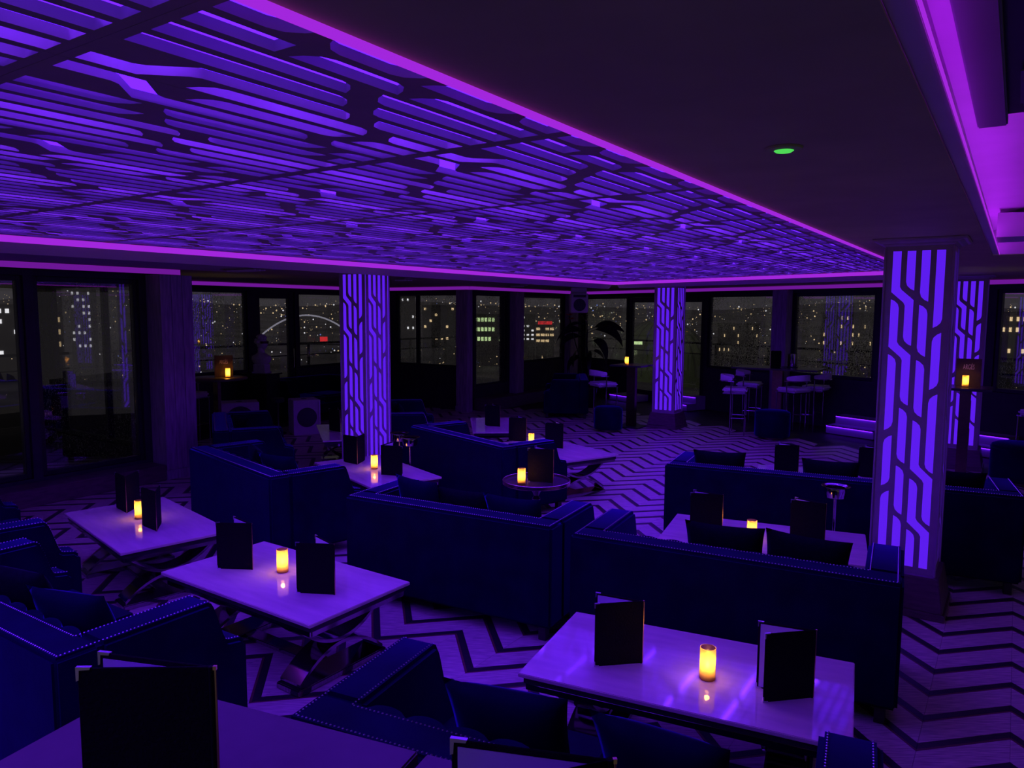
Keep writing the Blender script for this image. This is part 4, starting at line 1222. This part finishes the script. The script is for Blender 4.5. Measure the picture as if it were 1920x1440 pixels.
# ------------------------------------------------------------------ bust
def bust(p, rz, label):
    t = thing('plaster_bust', label, 'statue', p, rz)
    mb = MB()
    # squared foot
    part('foot', MB().box(-.15, .15, -.11, .11, 0, .025).box(-.125, .125, -.095, .095, .0251, .17), 'plaster', t, bevel=.008)
    # shoulders and chest : cut-off bust form
    vs = []; fs = []; prof = [(.13, .095, .171), (.17, .11, .20), (.205, .125, .26), (.195, .115, .32), (.12, .09, .355), (.070, .07, .385), (.062, .065, .43), (.066, .07, .47)]
    n = 24
    for a_, b_, z in prof:
        for i in range(n):
            q = 2 * pi * i / n; vs.append((a_ * cos(q), b_ * sin(q), z))
    for j in range(len(prof) - 1):
        for i in range(n): k = (i + 1) % n; fs.append((j * n + i, j * n + k, (j + 1) * n + k, (j + 1) * n + i))
    fs.append(tuple(range(n))[::-1]); fs.append(tuple((len(prof) - 1) * n + i for i in range(n)))
    part('shoulders', MB().add(vs, fs), 'plaster', t, smooth=True)
    # head in profile, facing +x
    me = D.meshes.new('head'); bm = bmesh.new(); bmesh.ops.create_uvsphere(bm, u_segments=28, v_segments=20, radius=1)
    for v in bm.verts:
        x, y, z = v.co
        X = x * .108; Y = y * .082; Z = z * .13
        if z < -.1 and x > .2: X += .012 * (-z)            # jaw forward
        if z < -.5: Y *= .8
        if x > .8 and abs(y) < .3:                           # face features
            X += .030 * math.exp(-((z + .12) / .14) ** 2) * math.exp(-(y / .16) ** 2)
            X -= .010 * math.exp(-((z - .12) / .10) ** 2)
            X += .008 * math.exp(-((z + .48) / .08) ** 2)
        v.co = (X, Y, Z)
    bm.to_mesh(me); bm.free()
    for q in me.polygons: q.use_smooth = True
    me.materials.append(M['plaster'])
    add('head', me, t, loc=(.02, 0, .565))
    # curly hair
    hb = bmesh.new(); rnd = random.Random(3)
    me = D.meshes.new('hair')
    for i in range(46):
        th = rnd.uniform(0, 2 * pi); ph = rnd.uniform(.05, 1.75)
        x, y, z = sin(ph) * cos(th), sin(ph) * sin(th), cos(ph)
        if x > .45 and z < .50: continue
        mxx = Matrix.Translation((x * .112 + .0, y * .088, z * .120 + .012)) @ Matrix.Diagonal((.034, .034, .03, 1))
        bmesh.ops.create_icosphere(hb, subdivisions=2, radius=1, matrix=mxx)
    hb.to_mesh(me); hb.free()
    for q in me.polygons: q.use_smooth = True
    me.materials.append(M['plaster'])
    add('hair', me, t, loc=(.01, 0, .585))
    vis = MB()
    pr = [(.098 + .0 * i, 0, 0) for i in range(1)]
    vs = []; fs = []; n = 12
    for i in range(n + 1):
        q = radians(-80 + 160 * i / n)
        for rr, z in ((.118, -.022), (.122, .022), (.104, .022), (.100, -.022)): vs.append((rr * cos(q) + .012, rr * .86 * sin(q), z))
    for i in range(n):
        for q in range(4): fs.append((i * 4 + q, i * 4 + (q + 1) % 4, i * 4 + 4 + (q + 1) % 4, i * 4 + 4 + q))
    fs += [(0, 1, 2, 3), (n * 4 + 3, n * 4 + 2, n * 4 + 1, n * 4)]
    part('eye_visor', vis.add(vs, fs), 'visor', t, loc=(.02, 0, .585), smooth=True, bevel=.003)
    return t
bz = .95
bp_ = at(491, 699, bz)
t = thing('display_plinth', 'dark square stand under the plaster bust', 'stand', (bp_.x, bp_.y, 0), radians(-20))
part('body', MB().box(-.26, .26, -.20, .20, .05, bz - .03), 'frame_dark', t, bevel=.006)
part('foot', MB().box(-.24, .24, -.18, .18, 0, .0495), 'frame_dark', t)
part('top', MB().box(-.30, .30, -.23, .23, bz - .0295, bz - .001), 'table_dark', t, bevel=.004)
bu_ = bust(bp_, radians(-15), 'plaster bust of a curly-haired man with a dark red visor over the eyes')
bu_.scale = (1.0, 1.0, 1.0)

# ------------------------------------------------------------------ plant
def leaf(L, Wd, droop, base, ang, up, roll_=True):
    n = 10; vs = []; fs = []
    pos = Vector(base); d = Vector((cos(ang) * cos(up), sin(ang) * cos(up), sin(up))); side = Vector((-sin(ang), cos(ang), 0))
    for i in range(n + 1):
        u = i / n; w = Wd * (sin(pi * min(1, u * 1.02 + .02)) ** .7) / 2 if u > .0 else .004
        if u < .22: w = .006
        else:
            q = (u - .22) / .78; w = Wd / 2 * sin(pi * (q * .93 + .05)) ** .75
        c = pos.copy(); sd = side * .62 + Vector((0, 0, .78)) if roll_ else side
        vs += [c + sd * w + Vector((0, 0, .03 * w / Wd * 2)), c, c - sd * w + Vector((0, 0, .03 * w / Wd * 2)), c - Vector((0, 0, .006))]
        up -= droop / n; d = Vector((cos(ang) * cos(up), sin(ang) * cos(up), sin(up)))
        pos = pos + d * L / n
    for i in range(n):
        a = i * 4; b = a + 4
        fs += [(a, a + 1, b + 1, b), (a + 1, a + 2, b + 2, b + 1), (a + 2, a + 3, b + 3, b + 2), (a + 3, a, b, b + 3)]
    return MB().add(vs, fs)
pp = atY(1100, 740, 16.9)
pp.z = 0
t = thing('potted_plant', 'tall dark plant with big drooping leaves and red flowers in the far corner', 'plant', pp)
part('pot', MB().lathe([(.17, 0), (.19, .02), (.24, .42), (.25, .44), (.23, .44), (.21, .36), (.01, .35)], 28), 'frame_dark', t, smooth=True)
part('soil', MB().lathe([(.205, .3605), (.20, .37), (.01, .375)], 24), 'land', t)
part('stem', MB().tube([(0, 0, .36), (.03, 0, .9), (-.02, .02, 1.4), (0, 0, 1.75)], .03, 8, rad=[.035, .03, .025, .012]), 'leaf', t, smooth=True)
part('stem', MB().tube([(-.05, 0, .36), (-.14, 0, 1.0), (-.32, .0, 1.6), (-.42, 0, 2.05)], .012, 8), 'leaf', t, smooth=True)
for (L, w_, dr, z, an, up) in [(.85, .20, 1.3, 1.72, 5, 35), (.95, .22, 2.1, 1.66, -20, 40), (.9, .2, 2.2, 1.6, 200, 50), (.8, .18, 2.4, 1.5, 170, 45), (.9, .2, 2.6, 1.45, -50, 35), (.8, .18, 2.4, 1.35, 230, 30), (.75, .17, 2.3, 1.25, 20, 20), (.75, .16, 2.4, 1.2, -90, 30), (.7, .16, 2.2, 1.1, 150, 25), (.7, .16, 2.0, 1.0, -30, 25), (.6, .14, 1.5, 1.78, 100, 60), (.62, .10, 1.3, 1.85, 190, 20)]:
    part('leaf', leaf(L * 1.05, w_ * 1.15, dr * .9, (0, 0, z), radians(an), radians(up)), 'leaf', t, smooth=True)
for (x, z) in ((-.42, 2.06), (-.38, 1.97), (-.34, 1.86)):
    fb = MB()
    for k in range(6):
        a = k * pi / 3
        fb.add([(x, 0, z), (x + .05 * cos(a + .4), -.01 + .05 * sin(a + .4), z + .03), (x + .09 * cos(a), .09 * sin(a), z + .03 + .02 * sin(a)), (x + .05 * cos(a - .4), .05 * sin(a - .4), z + .015)], [(0, 1, 2, 3), (3, 2, 1, 0)][:1])
    part('flower', fb, 'flower_red', t)

# ------------------------------------------------------------------ steps with led edges to the terrace
def steps(px, py, w, label, n=2):
    p = wall_point(wf, px, .60); ang = atan2(FD.y, FD.x)
    t = thing('lit_steps', label, 'steps', (p.x, p.y, 0), ang)
    for i in range(n):
        y0 = i * .28
        part('step', MB().box(-w / 2, w / 2, y0, y0 + .279 if i < n - 1 else .58, 0 if i == 0 else 0, .15 * (i + 1)), 'moulding_paint', t, bevel=.006)
        part('step_nosing', MB().box(-w / 2, w / 2, y0 - .035, y0 - .001, .15 * (i + 1) - .012, .15 * (i + 1) + .004), 'plinth_wood', t)
        part('step_led', MB().box(-w / 2 + .02, w / 2 - .02, y0 - .022, y0 - .006, .15 * (i + 1) - .026, .15 * (i + 1) - .013), 'step_led', t)
    return t
steps(1297, 790, 1.0, 'two violet-lit steps to the right of the far lit column')
steps(1640, 818, .9, 'two violet-lit steps just left of the nearest column')
steps(1868, 842, .9, 'two violet-lit steps at the right edge')
steps(1200, 792, .75, 'violet-lit step behind the bar table left of the far column', n=1)

# ================================================================== OUTSIDE
ter = MB().prism([(-60, -20), (-60, 60), (60, 60), (60, -20)], -.9, -.75, axis='z')
# terrace slab: a ring of paving outside the glazing
def band(P, Q, out, d0, d1, z0, z1):
    e = (Q - P).normalized(); n = Vector((-e.y, e.x, 0)); 
    if n.dot(out) < 0: n = -n
    a, b, c_, d_ = P + n * d0 - e * 3, Q + n * d0 + e * 3, Q + n * d1 + e * 3, P + n * d1 - e * 3
    return MB().prism([(v.x, v.y) for v in (a, b, c_, d_)], z0, z1, axis='z')
tr = thing('terrace_slab', 'dark paved terrace outside the windows', 'terrace')
part('paving', band(B1, D1 + U2 * 3.0, U2, 3.3, 6.2, -.3, -.02), 'terrace_stone', tr) if False else None
part('paving', band(D1, F_END, Vector((1, 1, 0)), .17, 3.4, -.3, -.02), 'terrace_stone', tr)
part('paving', band(B1, B2 + U1 * 4, U2, .17, 2.4, -.31, -.03), 'terrace_stone', tr)
def railing(P, Q, label, z0=-.02, zt=1.36, step=1.6):
    e = (Q - P); L = e.length; rz = atan2(e.y, e.x)
    t = thing('terrace_railing', label, 'railing', (P.x, P.y, 0), rz)
    part('top_rail', MB().box(0, L, -.035, .035, zt - .05, zt), 'black_rail', t, bevel=.008)
    part('lower_rail', MB().box(0, L, -.015, .015, zt - .32, zt - .29), 'black_rail', t)
    s = .1
    while s < L:
        part('post', MB().box(s - .025, s + .025, -.025, .025, z0, zt - .051), 'black_rail', t)
        s += step
    part('glass_screen', MB().box(.02, L, -.045, -.037, z0 + .1, zt - .33), 'glass_clear', t)
    return t
nf = Vector((-FD.y, FD.x, 0)); nf = nf if nf.dot(Vector((1, 1, 0))) > 0 else -nf
railing(D1 + nf * 2.2 - FD * 2.2, F_END + nf * 2.2, 'black terrace railing beyond the far windows')
railing(B1 + U2 * 2.0 - U1 * 1, B2 + U2 * 2.0 + U1 * 5, 'black terrace railing beyond the left windows')
# land with hills
def terrain(a, d):
    if d < 260: return -22.0
    k = min(1, (d - 260) / 1500); k = k * k * (3 - 2 * k)
    h = 8 + 7 * sin(a * 4 + 1) + 4 * sin(a * 11 + 2) + 3 * sin(a * 23) + 30 * math.exp(-((a - radians(119)) / .09) ** 2) + 14 * math.exp(-((a - radians(62)) / .2) ** 2)
    return -22 + k * (22 + h)
vs = []; fs = []; na, nd = 90, 26
ds = [20, 60, 120, 200, 260] + [260 + 90 * i for i in range(1, 21)] + [2600]
for j, d in enumerate(ds):
    for i in range(na + 1):
        a = radians(20 + 140 * i / na)
        vs.append((d * cos(a), d * sin(a), terrain(a, d)))
for j in range(len(ds) - 1):
    for i in range(na): k = j * (na + 1) + i; fs.append((k, k + 1, k + na + 2, k + na + 1))
land = stuff(part('hill_land', MB().add(vs, fs), 'land', smooth=True)); tag(land, 'dark land and hills of the city beyond the windows', 'land')
# city lights (uncountable)
rnd = random.Random(11)
def lights(n, mt, label, seed, amin=38, amax=128, near=.25):
    mb = MB(); r_ = random.Random(seed)
    for _ in range(n):
        a = radians(r_.uniform(amin, amax)); d = 180 * (9 ** (r_.random() ** .8)); d = min(d, 1900)
        z = terrain(a, d) + r_.uniform(2, 9)
        s = d * r_.choice((.0002, .0003, .0003, .0004, .0005, .0007, .0011))
        c = Vector((d * cos(a), d * sin(a), z))
        mb.add([c + Vector(v) * s for v in ((1, 0, 0), (-1, 0, 0), (0, 1, 0), (0, -1, 0), (0, 0, 1), (0, 0, -1))],
               [(0, 2, 4), (2, 1, 4), (1, 3, 4), (3, 0, 4), (2, 0, 5), (1, 2, 5), (3, 1, 5), (0, 3, 5)])
    me = D.meshes.new('city_lights'); me.from_pydata(mb.v, [], mb.f); me.materials.append(M[mt])
    return tag(stuff(add('city_lights', me)), label, 'lights')
lights(2000, 'lamp_warm', 'warm street and window lights scattered over the night city', 5)
lights(700, 'lamp_white', 'white lights scattered over the night city', 6)
lights(110, 'lamp_blue', 'blue lights scattered over the night city', 9)
# arched bridge
DB = 420
def pd(px, py, d):
    r = ray(px, py); k = d / sqrt(r.x ** 2 + r.y ** 2); return Vector((r.x * k, r.y * k, EYE + r.z * k))
ab = thing('arch_bridge', 'white floodlit arch bridge seen through the left windows', 'bridge')
pts = []
for i in range(25):
    x = 478 + (672 - 478) * i / 24; y = 591 + 20 * ((x - 575) / 62) ** 2
    pts.append(pd(x, y, DB))
part('arch', MB().tube(pts, .42, 8), 'arch_glow', ab, smooth=True)
dk = MB(); a = pd(470, 644, DB); b = pd(680, 646, DB); dk.tube([a, b], .5, 6)
part('deck', dk, 'building_dark', ab)
for i in range(3, 22, 2):
    x = 478 + (672 - 478) * i / 24; p = pts[i]; q = pd(x - 10, 644, DB)
    part('hanger', MB().tube([p, q], .10, 5), 'arch_glow' if False else 'building_dark', ab)
# buildings with lit windows
def building(px, py0, py1, wpx, d, label, rows, cols, mt='lamp_warm', lit=.6, seed=1, wsc=.5):
    r_ = random.Random(seed)
    top = pd(px, py0, d); w = wpx / 1400 * d; zb = terrain(atan2(top.y, top.x), d) - 1
    a = atan2(top.y, top.x) - pi / 2
    t = thing('city_building', label, 'building', (top.x, top.y, zb), a)
    h = top.z - zb; dp = w * .7
    part('walls', MB().box(-w / 2, w / 2, -dp / 2, dp / 2, 0, h), 'building_dark', t)
    part('roof', MB().box(-w / 2 - .3, w / 2 + .3, -dp / 2 - .3, dp / 2 + .3, h, h + .8), 'building_dark', t)
    vis = (py1 - py0) / 1400 * d
    for j in range(rows):
        for i in range(cols):
            if r_.random() > lit: continue
            x = -w / 2 + w * (i + .5) / cols; z = h - vis * (j + .6) / rows
            s = w / cols * wsc; hz_ = vis / rows * .4
            part('window', MB().box(x - s / 2, x + s / 2, -dp / 2 - .15, -dp / 2 - .01, z, z + hz_), mt, t)
    return t
building(755, 558, 640, 46, 300, 'tall block with a few white lights behind the window right of the left lit column', 8, 5, 'lamp_white', .3, 2, .3)
building(828, 575, 650, 70, 360, 'broad dim block in the rainy window right of the left lit column', 7, 7, 'lamp_warm', .25, 3, .4)
building(918, 592, 645, 60, 330, 'block with two bright rows of lights between the wooden pillars', 3, 9, 'lamp_green', .8, 4, .7)
building(990, 592, 640, 26, 340, 'tower with stacked round lights right of the narrow wooden pillar', 6, 3, 'lamp_white', .7, 5, .5)
building(1022, 612, 645, 34, 300, 'low lit building with a red roof sign left of the plant', 3, 4, 'lamp_warm', .8, 6, .8)
rs = pd(1022, 607, 298); t = tag(part('roof_sign', MB().box(-4, 4, -.4, .4, -1.2, 1.4), 'sign_red'), 'dim red roof sign in the window left of the plant', 'sign'); t.location = rs; t.rotation_euler = (0, 0, atan2(rs.y, rs.x) - pi / 2); t.scale = (.7, 1, .7)
rs = pd(607, 637, 250); t = tag(part('roof_sign', MB().box(-1.2, 1.2, -.3, .3, -.95, .95).box(-.9, .9, -.35, -.31, -.1, .1), 'sign_red'), 'small bright red square sign under the arch bridge', 'sign'); t.location = rs; t.rotation_euler = (0, 0, atan2(rs.y, rs.x) - pi / 2)
building(150, 545, 640, 30, 260, 'tower with pale window lights seen through the near left glazing', 9, 4, 'lamp_white', .4, 7, .4)
building(85, 590, 648, 40, 240, 'low bright commercial building through the near left glazing', 3, 5, 'lamp_warm', .8, 8, .8)
building(20, 575, 655, 60, 300, 'broad building at the left edge of the near glazing', 5, 6, 'lamp_white', .4, 9, .5)
building(1385, 610, 660, 70, 260, 'low lit block in the wet window above the bar stools', 4, 9, 'lamp_warm', .3, 10, .2)
building(1590, 590, 660, 80, 260, 'hillside block with warm lamps in the window left of the nearest column', 5, 9, 'lamp_warm', .25, 12, .2)
building(1890, 590, 655, 70, 240, 'lit city block in the window at the right edge', 4, 8, 'lamp_warm', .7, 13, .4)
# floodlight mast
mp_ = pd(226, 540, 200); t = thing('floodlight_mast', 'tall floodlight mast with a ring of bright lamps at left', 'lamp', (mp_.x, mp_.y, -22))
part('mast', MB().tube([(0, 0, 0), (0, 0, mp_.z + 22)], .15, 6), 'building_dark', t)
part('lamp_head', MB().box(-1.3, 1.3, -.3, .3, mp_.z + 21.7, mp_.z + 22.15), 'lamp_green', t)
# domed hall
dc = pd(1236, 690, 150); R_ = 10
t = thing('domed_hall', 'large dim green-lit curved roof beyond the terrace door', 'building', (dc.x, dc.y, -22))
prof = [(R_ * cos(radians(a)), 12 + 10.6 * sin(radians(a))) for a in range(0, 90, 9)]
part('roof', MB().lathe([(R_, 0)] + prof + [(.2, 22.6)], 48), 'dome_roof', t, smooth=True)
for k in range(24):
    a = 2 * pi * k / 24
    part('rib', MB().tube([((r_ + .1) * cos(a), (r_ + .1) * sin(a), z_) for r_, z_ in prof], .10, 5), 'building_dark', t)
sg_ = pd(1195, 643, 110); o = tag(part('light_box_sign', MB().box(-.72, .72, -.1, .1, -.22, .22), 'lamp_green'), 'bright green-white lit box beyond the terrace door', 'sign'); o.location = sg_; o.rotation_euler = (0, 0, atan2(sg_.y, sg_.x) - pi / 2)
l = D.lights.new('hall_flood', 'POINT'); l.energy = 900; l.color = (.75, 1, .45); l.shadow_soft_size = .5
lo = D.objects.new('hall_flood', l); COL.objects.link(lo); lo.location = sg_ + Vector((0, 3, -1.5))
# unseen fill lamps, added outside to brighten the drops on the wet glass
for (pt, en) in ((D1 + nf * 5 + FD * 4, 22), (D1 + nf * 5 + FD * 10, 16)):
    l = D.lights.new('wet_glass_fill', 'POINT'); l.energy = en; l.color = (1, .98, .72); l.shadow_soft_size = .1
    lo = D.objects.new('wet_glass_fill', l); COL.objects.link(lo); lo.location = (pt.x, pt.y, 5.5)
print('panels', npan, 'objects', len(D.objects))
